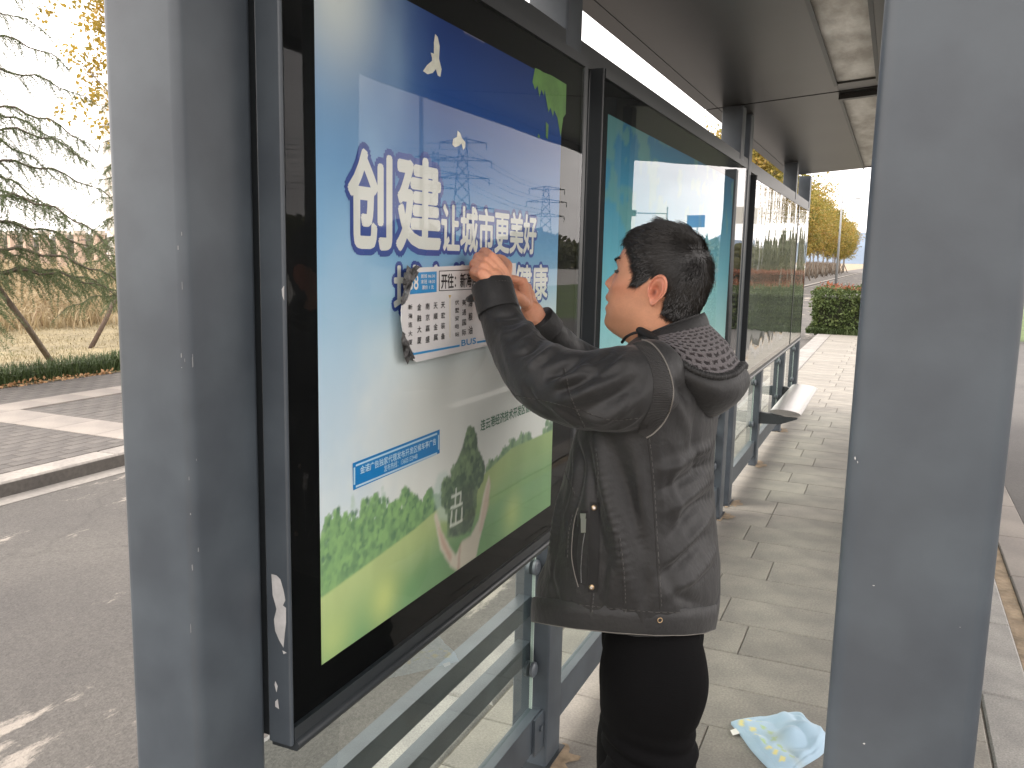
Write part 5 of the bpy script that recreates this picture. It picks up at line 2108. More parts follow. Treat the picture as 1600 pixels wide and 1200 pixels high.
hd = hair_depth(head_v[:, 0], head_v[:, 2])
cen = np.array([np.mean([xf[60], xb[60]]), YC, pz_(425)])
nrm_h = np.zeros_like(head_v)
tmp_me = bpy.data.meshes.new('t')
tmp_me.from_pydata([tuple(v) for v in head_v], [], [tuple(f) for f in hf])
nrm_h = normals(tmp_me)
bpy.data.meshes.remove(tmp_me)
flip = np.sign(np.sum(nrm_h * (head_v - cen), 1))
nrm_h *= np.where(flip == 0, 1, flip)[:, None]
topness = np.clip((head_v[:, 2] - pz_(440)) / 0.09, 0, 1)
thick = np.clip(hd / 0.024, 0, 1) * (0.0030 + 0.0052 * topness)
keep = hd > 0.002
shell_v = head_v + nrm_h * (thick + 0.0004)[:, None]
fk = keep[hf].all(1)
sm_me = bpy.data.meshes.new('hair')
used = np.unique(hf[fk])
remap = -np.ones(len(head_v), int)
remap[used] = np.arange(len(used))
sm_me.from_pydata([tuple(v) for v in shell_v[used]], [], [tuple(remap[f]) for f in hf[fk]])
sm_me.polygons.foreach_set('use_smooth', [True] * len(sm_me.polygons))
sm_me.materials.append(HAIR)
hair = link('hair', sm_me, man)
# strands over the shell
whorl = np.array(on_y(1083, 405, YC - 0.03))
cand = np.where(hd > -0.001)[0]
wts = np.where(hd[cand] > 0.02, 1.0, 2.6) * np.where(head_v[cand, 1] < YC + 0.02, 1.5, 0.5)
ring_area = np.repeat(np.gradient(-zz), nt_)[cand] * (0.3 + hw.repeat(nt_)[cand] * 9)
wts = wts * np.abs(ring_area)
wts /= wts.sum()
r = np.random.default_rng(8)
pick = r.choice(cand, 19000, p=wts)
segs = []
for k_ in pick:
    p = head_v[k_] + r.normal(0, 0.0012, 3)
    n_ = nrm_h[k_]
    v = p - whorl
    v = v / (np.linalg.norm(v) + 1e-6)
    fwd = np.array([-1.0, 0, 0.0])
    tpn = topness[k_]
    d = v * 1.0 + np.array([0, 0, -0.55]) * (1 - tpn) + fwd * (0.25 + 0.5 * tpn) + r.normal(0, 0.20, 3)
    if hd[k_] < 0.012 and p[0] < cen[0] - 0.01 and p[2] > pz_(435):      # temple hair sweeps forward and down
        d = d + np.array([-0.5, 0, -0.35])
    d = d - n_ * np.dot(d, n_)
    d /= np.linalg.norm(d) + 1e-9
    L = r.uniform(0.012, 0.034) * (0.55 + 0.45 * min(1, max(0, hd[k_] + 0.004) / 0.02))
    t0 = thick[k_]
    base = p + n_ * (t0 * 0.7)
    lift = r.uniform(0.05, 0.42)
    P = np.array([base, base + d * L * 0.5 + n_ * (L * lift * 0.6), base + d * L + n_ * (L * lift * 0.55 - 0.10 * L)])
    segs.append((P, r.uniform(0.00035, 0.0006)))
# a few loose fringe hairs over the forehead
for i in range(26):
    b = np.array(on_y(986 - r.uniform(0, 8), 372 + r.uniform(0, 9), YC + r.uniform(-0.03, 0.03)))
    e = np.array([-r.uniform(0.006, 0.016), r.normal(0, 0.003), -r.uniform(0.010, 0.024)])
    segs.append((np.array([b, b + e * np.array([1.0, .5, .3]), b + e]), 0.0004))
strand_ribbons('hair_strands', segs, HAIR, man)['kind'] = 'stuff'

# ---------------------------------------------------------------- jacket
CLOTH = mat('charcoal_cotton', (0.0158, 0.0160, 0.0165), rough=0.58, spec=0.42, var=0.14, vscale=26, two_scale=7, bump=0.55, bscale=75, bdist=0.0030, sheen=0.10)
rows = [  # py, front px, back px, half width
    (940, 842, 1119, .200), (930, 838, 1121, .2055), (905, 843, 1123, .2085), (880, 855, 1122, .212), (820, 866, 1116, .212), (760, 880, 1111, .206), (700, 895, 1113, .203), (660, 908, 1116, .205), (620, 925, 1115, .208), (590, 942, 1108, .206), (565, 958, 1098, .190), (548, 972, 1088, .160), (535, 984, 1080, .120), (526, 992, 1074, .085)]
tor = MB()
ring = []
ns = 40
for py, fpx, bpx, w in rows:
    a, b = on_y(fpx, py, YC - 0.05), on_y(bpx, py, YC)
    xc, ax, z = (a[0] + b[0]) / 2, (b[0] - a[0]) / 2 * 0.985, (a[2] + b[2]) / 2
    ring.append([(xc + ax * np.sign(math.cos(t)) * abs(math.cos(t)) ** 0.85, YC + w * np.sign(math.sin(t)) * abs(math.sin(t)) ** 0.85, z) for t in np.linspace(0, 2 * math.pi, ns, endpoint=False)])
R = spline([np.array(q_).ravel() for q_ in ring], 60).reshape(60, ns, 3)
V = [tuple(p) for p in R.reshape(-1, 3)]
F = []
for i in range(59):
    for j in range(ns):
        p, q_ = i * ns + j, i * ns + (j + 1) % ns
        F.append((p, q_, q_ + ns, p + ns))
F.append(tuple(range(ns - 1, -1, -1)))
F.append(tuple(59 * ns + j for j in range(ns)))
tor.add(V, F)
sh = lambda px, py, y: on_y(px, py, y)
# near (left) sleeve and far (right) sleeve
limb(tor, [sh(1008, 602, 1.605), sh(980, 606, 1.545), sh(915, 610, 1.512), sh(848, 588, 1.522), sh(802, 535, 1.580), sh(779, 485, 1.617), sh(774, 466, 1.627)], [.072, .080, .074, .066, .0505, .0425, .0400], 26, 60)
limb(tor, [sh(1030, 590, 1.88), sh(985, 592, 1.93), sh(930, 585, 1.97), sh(890, 560, 1.945), sh(862, 533, 1.875), sh(850, 515, 1.842)], [.080, .078, .064, .056, .048, .044], 24, 50)
blob(tor, sh(1014, 586, 1.600), (.070, .058, .070))
blob(tor, sh(1015, 588, 1.915), (.08, .06, .08))
jm = remesh(tor, 0.0047, 12, 0.6)
jv, jn = verts(jm), normals(jm)
# sculpt folds: strokes given where the photograph shows them, laid on the cloth surface
j_bvh = BVHTree.FromPolygons([Vector(v) for v in jv], [tuple(p.vertices) for p in jm.polygons])
folds = [  # pixel polyline, height (m, + ridge, - crease), width (m)
    ([(905, 560), (880, 575), (858, 590)], -.010, .011), ([(920, 570), (890, 592), (862, 604)], .008, .012), ([(930, 590), (895, 606), (868, 612)], -.008, .010),
    ([(870, 540), (845, 560), (825, 575)], .007, .011), ([(852, 525), (828, 545), (806, 556)], -.006, .010), ([(838, 500), (812, 518), (790, 524)], .005, .011), ([(826, 482), (800, 492), (775, 495)], -.0045, .010),
    ([(985, 560), (955, 590), (905, 615), (870, 622)], .009, .014), ([(1000, 590), (960, 620), (915, 640)], -.008, .014), ([(975, 575), (935, 598)], -.006, .010), ([(1000, 620), (955, 650), (910, 662)], .007, .014),
    ([(820, 600), (835, 628), (862, 648)], -.005, .010), ([(800, 575), (790, 545), (785, 515)], .004, .010),
    ([(900, 690), (905, 740), (890, 820)], -.010, .014), ([(930, 685), (945, 760), (965, 840), (985, 930)], .009, .016), ([(915, 690), (928, 770), (940, 850)], -.007, .012), ([(955, 690), (985, 780), (1010, 880)], -.006, .014), ([(880, 700), (875, 780), (860, 880)], .008, .014),
    ([(1118, 690), (1070, 720), (1030, 735)], .008, .013), ([(1118, 715), (1075, 745), (1035, 765)], -.008, .012), ([(1114, 745), (1075, 775), (1040, 800)], .008, .013), ([(1112, 775), (1080, 800), (1050, 835)], -.008, .012), ([(1112, 800), (1088, 830), (1045, 880)], .009, .014), ([(1108, 835), (1075, 870), (1035, 900)], -.009, .013), ([(1118, 860), (1085, 900), (1040, 930)], .007, .014),
    ([(1060, 690), (1050, 760), (1065, 840)], .004, .016), ([(1090, 640), (1085, 700), (1095, 740)], -.006, .014), ([(990, 700), (1000, 760), (1005, 830)], .006, .014), ([(1040, 890), (1060, 930), (1100, 945)], -.005, .012),
    ([(1035, 610), (1060, 640), (1075, 680)], .005, .014), ([(1055, 600), (1075, 625)], -.005, .010), ([(860, 900), (870, 940)], -.004, .012), ([(960, 880), (955, 940)], .004, .014), ([(1010, 890), (1010, 945)], -.004, .012)]
folds += [(p_, h_ * 1.0, 0.0055) for p_, h_ in (
    ([(912, 566), (892, 580), (870, 586)], -.0035), ([(905, 580), (880, 594), (856, 596)], .0030), ([(925, 578), (900, 584), (885, 598)], -.0030), ([(862, 552), (850, 566), (834, 572)], -.0028),
    ([(846, 512), (822, 530), (800, 540)], .0024), ([(832, 490), (806, 504), (784, 508)], -.0022), ([(880, 640), (905, 655), (940, 662)], -.0025), ([(850, 625), (880, 650), (910, 672)], .0022),
    ([(960, 545), (930, 565), (900, 572)], -.0028), ([(990, 545), (962, 572), (940, 588)], .0028), ([(1000, 605), (975, 640), (950, 660)], -.0026), ([(1010, 640), (985, 662), (955, 672)], .0024),
    ([(1116, 705), (1090, 718), (1062, 722)], -.0026), ([(1112, 735), (1086, 752), (1058, 770)], .0024), ([(1112, 765), (1094, 785), (1066, 800)], -.0024), ([(1114, 818), (1090, 848), (1062, 872)], -.0026), ([(1118, 880), (1096, 905), (1068, 925)], -.0022),
    ([(895, 700), (890, 760), (880, 800)], -.0028), ([(920, 700), (938, 770), (955, 830)], -.0026), ([(940, 700), (962, 770), (985, 840)], .0024), ([(890, 930), (894, 965)], -.0022), ([(945, 945), (948, 975)], -.0020), ([(1000, 950), (1004, 980)], .0020), ([(1070, 945), (1074, 975)], -.0020),
    ([(1048, 700), (1044, 750), (1052, 800)], -.0020), ([(1030, 700), (1034, 760), (1036, 830)], .0018), ([(870, 850), (862, 890), (858, 925)], .0022), ([(950, 870), (944, 905), (946, 930)], -.0018))]
disp = np.zeros(len(jv))
from mathutils.kdtree import KDTree
kd = KDTree(len(jv))
for i, v in enumerate(jv):
    kd.insert(v, i)
kd.balance()
for pts, hgt, wid in folds:
    P = spline([(a, b, 0) for a, b in pts], 22)
    S = []
    for p in P:
        h, _ = on_surface(j_bvh, p[0], p[1])
        if h is not None:
            S.append(np.array(h))
    if len(S) < 3:
        continue
    loc = {}
    for i, s in enumerate(S):
        t = i / (len(S) - 1)
        a = math.sin(math.pi * min(1, max(0.04, t * 0.92 + 0.04))) ** 0.6
        for (co, ix, dist) in kd.find_range(s, wid * 2.4):
            val = hgt * a * math.exp(-(dist / wid) ** 2)
            if abs(val) > abs(loc.get(ix, 0)):
                loc[ix] = val
    for ix, val in loc.items():
        disp[ix] += val * 1.55
fine = np.array([0.0030 * mnoise.noise((p[0] * 14, p[1] * 14, p[2] * 7)) + 0.0016 * mnoise.noise((p[0] * 38, p[1] * 38, p[2] * 24 + p[0] * 20)) for p in jv])
jv = jv + jn * (disp + fine)[:, None]
set_verts(jm, jv)
jm.polygons.foreach_set('use_smooth', [True] * len(jm.polygons))
jm.materials.append(CLOTH)
jm.name = 'jacket'
jacket = link('jacket', jm, man)
j_bvh = BVHTree.FromPolygons([Vector(v) for v in jv], [tuple(p.vertices) for p in jm.polygons])

# --- trousers and shoes
PANT = mat('black_ribbed_trousers', (0.0030, 0.0030, 0.0034), rough=0.85, spec=0.10, bump=0.5, bscale=500, bdist=0.0012, stretch=(0.25, 0.25, 1.0))
tr_ = MB()
limb(tr_, [sh(1016, 945, 1.67), sh(1018, 985, 1.665), sh(1021, 1055, 1.655), sh(1012, 1130, 1.655), sh(1018, 1200, 1.655), (-0.445, 1.645, 0.42), (-0.44, 1.64, 0.22), (-0.44, 1.635, 0.085)], [.088, .096, .113, .098, .091, .084, .078, .072], 24, 50)
limb(tr_, [sh(1025, 955, 1.83), sh(1012, 1040, 1.835), sh(1010, 1130, 1.84), (-0.475, 1.84, 0.50), (-0.47, 1.84, 0.30), (-0.46, 1.845, 0.085)], [.096, .094, .088, .084, .080, .072], 24, 50)
blob(tr_, sh(1020, 990, 1.745), (.108, .145, .10))
pm_ = remesh(tr_, 0.007, 8, 0.6)
pv, pn = verts(pm_), normals(pm_)
fd = np.array([0.0035 * mnoise.noise((p[0] * 12, p[1] * 12, p[2] * 9)) + 0.005 * math.exp(-((p[2] - 0.60) / 0.05) ** 2) * math.sin(p[2] * 150 + p[0] * 40) for p in pv])
set_verts(pm_, pv + pn * fd[:, None])
pm_.polygons.foreach_set('use_smooth', [True] * len(pm_.polygons))
pm_.materials.append(PANT)
link('trousers', pm_, man)
SHOE = mat('black_leather_shoe', (0.012, 0.012, 0.012), rough=0.4)
for yy in (1.635, 1.845):
    s_ = MB()
    limb(s_, [(-0.385, yy, 0.045), (-0.45, yy, 0.050), (-0.55, yy, 0.042), (-0.615, yy, 0.034)], [.040, .043, .044, .034], 16, 20)
    blob(s_, (-0.44, yy, 0.075), (.05, .042, .05))
    sm_ = remesh(s_, 0.006, 5)
    v_ = verts(sm_)
    v_[:, 2] = np.maximum(v_[:, 2], 0.003)
    set_verts(sm_, v_)
    sm_.materials.append(SHOE)
    sm_.polygons.foreach_set('use_smooth', [True] * len(sm_.polygons))
    link('shoe', sm_, man)

# ---------------------------------------------------------------- jacket details laid on the cloth
THREAD = mat('grey_thread', (0.10, 0.097, 0.092), rough=0.8)
PIPE = mat('worn_grey_piping', (0.17, 0.16, 0.145), rough=0.8)
SEAMM = mat('dark_seam', (0.016, 0.0155, 0.015), rough=0.85)
BLACKTAPE = mat('black_tape', (0.0075, 0.0075, 0.0078), rough=0.8, bump=0.3, bscale=500, bdist=0.0005)
BRASS = mat('worn_brass_snap', (0.50, 0.36, 0.22), rough=0.35, metal=0.9)
ZIPM = mat('dull_zip_metal', (0.32, 0.32, 0.32), rough=0.4, metal=0.8)


def surf_line(pts, n, lift=0.0004, bvh=None):
    P = spline([(a, b, 0) for a, b in pts], n)
    out = []
    for p in P:
        h, nn = on_surface(bvh or j_bvh, p[0], p[1], lift)
        if h is not None:
            out.append(np.array(h))
    return out


def stitch(mb, pts, dash=0.005, gap=0.0028, rad_=0.00055, lift=0.0002):
    L = surf_line(pts, 90, lift)
    acc, on, seg = 0.0, True, [L[0]]
    for a, b in zip(L[:-1], L[1:]):
        d = np.linalg.norm(b - a)
        if d > 0.03:
            seg = [b]
            continue
        acc += d
        if on:
            seg.append(b)
        if acc > (dash if on else gap):
            if on and len(seg) > 1:
                mb.tube(seg, rad_, 4, cap=False)
            acc, on, seg = 0.0, not on, [b]


def ridge(mb, pts, r_=0.0011, n=50, lift=0.0, k=5):
    L = surf_line(pts, n, lift)
    run = [L[0]] if L else []
    for a, b in zip(L[:-1], L[1:]):
        if np.linalg.norm(b - a) > 0.03:
            if len(run) > 2:
                mb.tube(run, r_, k, cap=False)
            run = []
        run.append(b)
    if len(run) > 2:
        mb.tube(run, r_, k, cap=False)


seam_px = [[(1012, 684), (1018, 740), (1022, 800), (1026, 870), (1030, 930), (1031, 952)], [(872, 690), (884, 740), (897, 775)], [(928, 700), (932, 740), (930, 780)], [(966, 840), (972, 890), (975, 945)],
           [(752, 545), (772, 582), (800, 612), (812, 632)], [(760, 452), (778, 447), (800, 452)], [(806, 618), (850, 626), (905, 640)], [(905, 640), (950, 655), (1000, 652)], [(880, 575), (890, 620), (912, 668)],
           [(842, 936), (905, 944), (960, 950), (1030, 956), (1085, 955), (1118, 948)], [(925, 926), (923, 950), (922, 970)], [(975, 952), (974, 976)], [(884, 870), (886, 830), (893, 800)]]
tb_ = MB()
for pts in seam_px:
    sb_ = MB()
    ridge(sb_, pts, 0.0012, 60, -0.0004)
    stitch(tb_, [(a + 3, b + 1) for a, b in pts])
    if sb_.v:
        sb_.build('seam', SEAMM, jacket, True)
tb_.build('stitching', THREAD, jacket)['kind'] = 'stuff'

# ribbed shoulder insert with its grey piping
outer = [(1003, 531), (1019, 538), (1034, 556), (1045, 580), (1051, 606), (1049, 632), (1038, 658), (1022, 676), (1010, 684)]
inner = [(984, 534), (998, 545), (1011, 562), (1019, 584), (1021, 608), (1017, 632), (1008, 652), (1000, 664), (997, 676)]
q = MB()
ridge(q, outer, 0.0017, 80, 0.0008, 6)
q.build('piping', PIPE, jacket, True)
q = MB()
So, Si = spline([(a, b, 0) for a, b in outer], 74), spline([(a, b, 0) for a, b in inner], 74)
for a, b in zip(So, Si):
    L = surf_line([(a[0], a[1]), ((a[0] + b[0]) / 2, (a[1] + b[1]) / 2), (b[0], b[1])], 9, 0.0002)
    if len(L) > 4 and max(np.linalg.norm(L[i + 1] - L[i]) for i in range(len(L) - 1)) < 0.02:
        q.tube(L, 0.0012, 4, cap=False)
q.build('ribbed_insert', mat('grey_rib_knit', (0.030, 0.029, 0.028), rough=0.8), jacket, True)


def patch(mb, rows_px, lift):
    """strip of quads on the cloth through rows of pixel points"""
    k0 = len(mb.v)
    w = len(rows_px[0])
    for row in rows_px:
        for (px, py) in row:
            h, nn = on_surface(j_bvh, px, py, lift)
            mb.v.append(tuple(h))
    for i in range(len(rows_px) - 1):
        for j in range(w - 1):
            a = k0 + i * w + j
            mb.f.append((a, a + 1, a + w + 1, a + w))


def lerp_rows(left, right, n, m):
    Lp, Rp = spline([(a, b, 0) for a, b in left], n), spline([(a, b, 0) for a, b in right], n)
    return [[tuple((Lp[i] + (Rp[i] - Lp[i]) * j / (m - 1))[:2]) for j in range(m)] for i in range(n)]


q = MB()
patch(q, lerp_rows([(922, 784), (921, 850), (919, 925)], [(938, 785), (937, 850), (934, 925)], 16, 4), 0.0016)
pk = q.build('pocket_tape', BLACKTAPE, jacket, True)
q = MB()
patch(q, lerp_rows([(903, 797), (896, 840), (895, 880), (903, 912)], [(919, 798), (919, 850), (918, 880), (917, 914)], 16, 4), 0.0005)
q.build('pocket_opening', BLACKTAPE, jacket, True)
q = MB()
patch(q, lerp_rows([(909, 806), (903, 850), (902, 880), (907, 910)], [(920, 800), (919, 850), (918, 880), (917, 914)], 16, 4), 0.0011)
q.build('zip_tape', CLOTH, jacket, True)
q = MB()
ridge(q, [(904, 794), (898, 815), (894.5, 845), (894, 870), (898, 895), (904, 917)], 0.0010, 40, 0.0012)
q.build('pocket_welt', PIPE, jacket, True)
q = MB()
for p in surf_line([(914, 834), (911.5, 850), (909.5, 870), (908.5, 890), (909, 910)], 46, 0.0016):
    blob(q, p, (.0011, .0011, .0007), 4)
q.build('zip_teeth', ZIPM, jacket, True)
q = MB()
for px, py, w, h_ in ((912.5, 806, 4.5, 4), (913, 821, 4.2, 11)):
    patch(q, [[(px - w, py - h_), (px + w, py - h_)], [(px - w * 0.9, py + h_), (px + w * 0.8, py + h_)]], 0.0030)
pz_pull = q.build('zip_pull', ZIPM, jacket)
for px, py in ((928, 793), (925, 917)):
    h, nn = on_surface(j_bvh, px, py, 0.0015)
    q = MB()
    q.tube([tuple(h), tuple(h + nn * 0.0022)], [0.0058, 0.0050], 16)
    s1 = q.build('snap', BRASS, jacket, True)
    q = MB()
    q.tube([tuple(h + nn * 0.0023), tuple(h + nn * 0.0030)], 0.0028, 12)
    q.build('snap_centre', mat('pale_snap_centre', (0.65, 0.60, 0.55), rough=0.4, metal=0.6), s1)
# hem band: an open, crisp-edged strip round the bottom of the jacket
def proj_px(p):
    c = RM.T @ (np.array(p) - np.array([0, 0, H_CAM]))
    return 800 + FPX * c[0] / -c[2], 600 - FPX * c[1] / -c[2]


def z_at_py(x, y, py):
    z0, z1 = 0.70, 1.00
    for _ in range(6):
        p0, p1 = proj_px((x, y, z0))[1], proj_px((x, y, z1))[1]
        z = z0 + (py - p0) * (z1 - z0) / (p1 - p0)
        z0, z1 = z, z + 0.01
    return z


ha, hb = on_y(832, 955, YC - 0.05), on_y(1121, 955, YC)
hxc, hax = (ha[0] + hb[0]) / 2, (hb[0] - ha[0]) / 2 * 0.99
loops = []
for dzz, grow, py_off in ((0.058, -0.006, 0), (0.054, 0.0005, 0), (0.030, 0.0018, 0), (0.004, 0.0015, 0), (0.0, 0.0005, 0), (0.0, -0.002, 0), (0.010, -0.002, 0), (0.04, -0.004, 0)):
    row = []
    for j in range(121):
        t = 2 * math.pi * j / 120
        x = hxc + (hax + grow) * np.sign(math.cos(t)) * abs(math.cos(t)) ** 0.85
        dy = (0.207 + grow) * np.sign(math.sin(t)) * abs(math.sin(t)) ** 0.85
        x += 0.0035 * mnoise.noise((x * 14, dy * 14, 3))
        yn = YC - abs(dy)
        px_ = proj_px((x, yn, 0.86))[0]
        zb_ = z_at_py(x, yn, float(np.interp(px_, [825, 860, 900, 960, 1020, 1070, 1100, 1120], [970, 977, 983, 989, 993, 993, 990, 983])))
        row.append((x, YC + dy, zb_ + dzz))
    loops.append(row)
q = MB()
q.grid(np.array(loops)[:, ::-1])
me_ = q.mesh('hem_band', CLOTH, True)
link('hem_band', me_, jacket)
q = MB()
q.tube([tuple(np.array(p) + np.array([0, 0, 0.0003])) for p in loops[4][62:119]], 0.0009, 5, cap=False)
q.build('worn_hem_edge', PIPE, jacket, True)
h_bvh = BVHTree.FromPolygons([v.co.copy() for v in me_.vertices], [tuple(p.vertices) for p in me_.polygons])
h, nn = on_surface(h_bvh, 1031, 969, 0.0008)
q = MB()
t1 = nn.cross(Vector((0, 0, 1))).normalized()
t2 = nn.cross(t1)
q.tube([tuple(h + (t1 * math.cos(a) + t2 * math.sin(a)) * 0.0046) for a in np.linspace(0, 2 * math.pi, 17)], 0.0011, 5, cap=False)
q.build('eyelet', BRASS, jacket, True)

# cuffs: open bands at the wrists
def cuff(a, b, ra, rb, name='cuff'):
    a, b = np.array(a), np.array(b)
    d = (b - a) / np.linalg.norm(b - a)
    q_ = MB()
    Pn = [a, a + (b - a) * 0.5, b - d * 0.004, b, b + d * 0.0005, b - d * 0.003, b - d * 0.02]
    Rn = [ra, (ra + rb) / 2 + 0.001, rb + 0.0012, rb, rb - 0.0022, rb - 0.0040, rb - 0.006]
    q_.tube(Pn, Rn, 40, cap=False)
    me_ = q_.mesh(name, CLOTH, True)
    v = verts(me_)
    v += np.array([[0.0016 * mnoise.noise((p[0] * 45, p[1] * 45, p[2] * 45)) for _ in range(3)] for p in v])
    set_verts(me_, v)
    return link(name, me_, jacket), d


cf, cd = cuff(sh(780, 489, 1.611), sh(768, 444, 1.630), 0.0445, 0.0415)
q = MB()
b_, r0 = np.array(sh(771, 454, 1.6265)), 0.0433
ax1 = np.cross(cd, [0, 0, 1.0])
ax1 /= np.linalg.norm(ax1)
ax2 = np.cross(cd, ax1)
for t0 in np.arange(0, 2 * math.pi, 0.16):
    q.tube([b_ + (ax1 * math.cos(t) + ax2 * math.sin(t)) * r0 for t in (t0, t0 + 0.045, t0 + 0.09)], 0.0005, 4, cap=False)
q.build('cuff_stitching', THREAD, cf)['kind'] = 'stuff'
cuff(sh(853, 520, 1.838), sh(838, 499, 1.815), 0.0450, 0.0415)
# cuff tab with its button
q = MB()
tb0 = np.array(sh(752, 466, 1.618))
q.tube([sh(758, 462, 1.622), sh(748, 464, 1.614), sh(737, 466, 1.613), sh(731, 468, 1.618)], [0.0080, 0.0085, 0.0085, 0.0060], 8)
me_ = q.mesh('cuff_tab', CLOTH, True)
link('cuff_tab', me_, jacket)
h = np.array(sh(744, 466, 1.594))
q = MB()
q.tube([h + np.array([0, 0.004, 0]), h - np.array([0, 0.003, 0])], [0.0062, 0.0052], 14)
q.build('cuff_button', mat('worn_copper_button', (0.20, 0.135, 0.11), rough=0.4, metal=0.6), jacket, True)

# collar: a stand-up band round the neck, higher at the back
nk = np.array([on_y(1047, 520, YC)[0], YC])
collar_rows = []
NA = 64
for lev in range(7):
    t = lev / 6
    row = []
    for j in range(NA):
        a = 2 * math.pi * j / NA           # 0 = back (+X), pi = throat
        bk = 0.5 + 0.5 * math.cos(a)
        zb_ = pz_(548) + (pz_(516) - pz_(548)) * bk
        zt_ = pz_(534) + (pz_(485) - pz_(534)) * bk ** 0.85
        rx, ry = 0.067 + 0.010 * (1 - t), 0.068 + 0.018 * (1 - t)
        bulge = 0.004 * math.sin(math.pi * t)
        row.append((nk[0] + (rx + bulge) * math.cos(a), nk[1] + (ry + bulge) * math.sin(a), zb_ + (zt_ - zb_) * t))
    collar_rows.append(row)
inner_rows = [[(nk[0] + (p[0] - nk[0]) * 0.94, nk[1] + (p[1] - nk[1]) * 0.94, p[2] - (0.0 if k_ == 0 else 0.004 * k_)) for p in collar_rows[6]] for k_ in (0, 1, 6)]
P = np.array(collar_rows + inner_rows)
P = np.concatenate([P, P[:, :1]], 1)
q = MB()
q.grid(P)
me_ = q.mesh('collar', CLOTH, True)
v = verts(me_)
v += np.array([[0.0022 * mnoise.noise((p[0] * 30, p[1] * 30, p[2] * 50 + 7))] * 3 for p in v])
set_verts(me_, v)
link('collar', me_, jacket)
q = MB()
q.tube([tuple(p + np.array([0, 0, 0.001])) for p in P[6][4:61]], 0.0019, 6, cap=False)
q.build('collar_edge', CLOTH, jacket, True)

# hood lying on his back: rim, knitted lining, hanging pouch
half = [sh(1001, 522, 1.668), sh(1020, 536, 1.640), sh(1048, 556, 1.617), sh(1085, 579, 1.612), sh(1118, 589, 1.632), sh(1146, 584, 1.678), sh(1160, 571, YC)]
mir = [np.array([p[0], 2 * YC - p[1], p[2]]) for p in half[-2::-1]]
rim = spline([np.array(p) for p in half] + mir, 96)
NU = len(rim)
neckc = []
for i in range(NU):
    u = i / (NU - 1)
    a = rad(-118 + 236 * u)
    bk = max(0, math.cos(a))
    neckc.append((nk[0] + 0.076 * math.cos(a), nk[1] + 0.080 * math.sin(a), pz_(532) + (pz_(501) - pz_(532)) * (0.5 + 0.5 * math.cos(a)) ** 1.0))
neckc = np.array(neckc)
rowsL = []
for k_ in range(15):
    t = k_ / 14
    row = []
    for i in range(NU):
        u = i / (NU - 1)
        p = rim[i] * (1 - t) + neckc[i] * t
        w_ = math.sin(math.pi * u)
        sag = math.sin(math.pi * t) * w_
        p = p + np.array([-0.004 * sag, 0, 0.011 * math.sin(math.pi * t ** 0.8) * w_ - 0.006 * math.sin(math.pi * min(1, t * 3)) * (t < 0.34)])
        row.append(p)
    rowsL.append(row)
q = MB()
q.grid(np.array(rowsL))
me_ = q.mesh('hood_lining', None, True)
uvl = me_.uv_layers.new(name='UVMap')
lp = np.zeros(len(me_.loops), int)
me_.loops.foreach_get('vertex_index', lp)
uu = (lp % NU) / (NU - 1)
vv = (lp // NU) / 14
uvl.data.foreach_set('uv', np.stack([uu * 26, vv * 8.5], 1).ravel())
KNIT = bpy.data.materials.new('black_and_grey_knit')
KNIT.use_nodes = True
t_ = KNIT.node_tree
p_ = t_.nodes['Principled BSDF']
uvn = t_.nodes.new('ShaderNodeUVMap')
nz_ = t_.nodes.new('ShaderNodeTexNoise')
nz_.inputs['Scale'].default_value = 2.6
nz_.inputs['Detail'].default_value = 4
mxv = t_.nodes.new('ShaderNodeMixRGB')
mxv.blend_type = 'LINEAR_LIGHT'
mxv.inputs['Fac'].default_value = 0.32
br_ = t_.nodes.new('ShaderNodeTexBrick')
br_.inputs['Scale'].default_value = 1.0
br_.inputs['Mortar Size'].default_value = 0.27
br_.inputs['Mortar Smooth'].default_value = 0.6
br_.inputs['Brick Width'].default_value = 1.05
br_.inputs['Row Height'].default_value = 0.80
br_.inputs['Color1'].default_value = (0.010, 0.007, 0.008, 1)
br_.inputs['Color2'].default_value = (0.016, 0.010, 0.011, 1)
br_.inputs['Mortar'].default_value = (0.115, 0.104, 0.108, 1)
n2_ = t_.nodes.new('ShaderNodeTexNoise')
n2_.inputs['Scale'].default_value = 14
n2_.inputs['Detail'].default_value = 3
ml_ = t_.nodes.new('ShaderNodeMixRGB')
ml_.blend_type = 'OVERLAY'
ml_.inputs['Fac'].default_value = 0.9
bp_ = t_.nodes.new('ShaderNodeBump')
bp_.inputs['Strength'].default_value = 0.9
bp_.inputs['Distance'].default_value = 0.004
t_.links.new(uvn.outputs['UV'], nz_.inputs['Vector'])
t_.links.new(uvn.outputs['UV'], mxv.inputs['Color1'])
t_.links.new(nz_.outputs['Color'], mxv.inputs['Color2'])
t_.links.new(mxv.outputs['Color'], br_.inputs['Vector'])
t_.links.new(uvn.outputs['UV'], n2_.inputs['Vector'])
t_.links.new(br_.outputs['Color'], ml_.inputs['Color1'])
t_.links.new(n2_.outputs['Fac'], ml_.inputs['Color2'])
t_.links.new(ml_.outputs['Color'], p_.inputs['Base Color'])
t_.links.new(br_.outputs['Fac'], bp_.inputs['Height'])
t_.links.new(bp_.outputs['Normal'], p_.inputs['Normal'])
p_.inputs['Roughness'].default_value = 0.95
p_.inputs['Sheen Weight'].default_value = 0.2
me_.materials.append(KNIT)
hood = MB()
rowsO = []
low = [sh(1004, 530, 1.668), sh(1022, 552, 1.640), sh(1050, 590, 1.628), sh(1080, 628, 1.650), sh(1106, 646, 1.672), sh(1122, 653, 1.705), sh(1126, 654, YC)]
lowm = [np.array([p[0], 2 * YC - p[1], p[2]]) for p in low[-2::-1]]
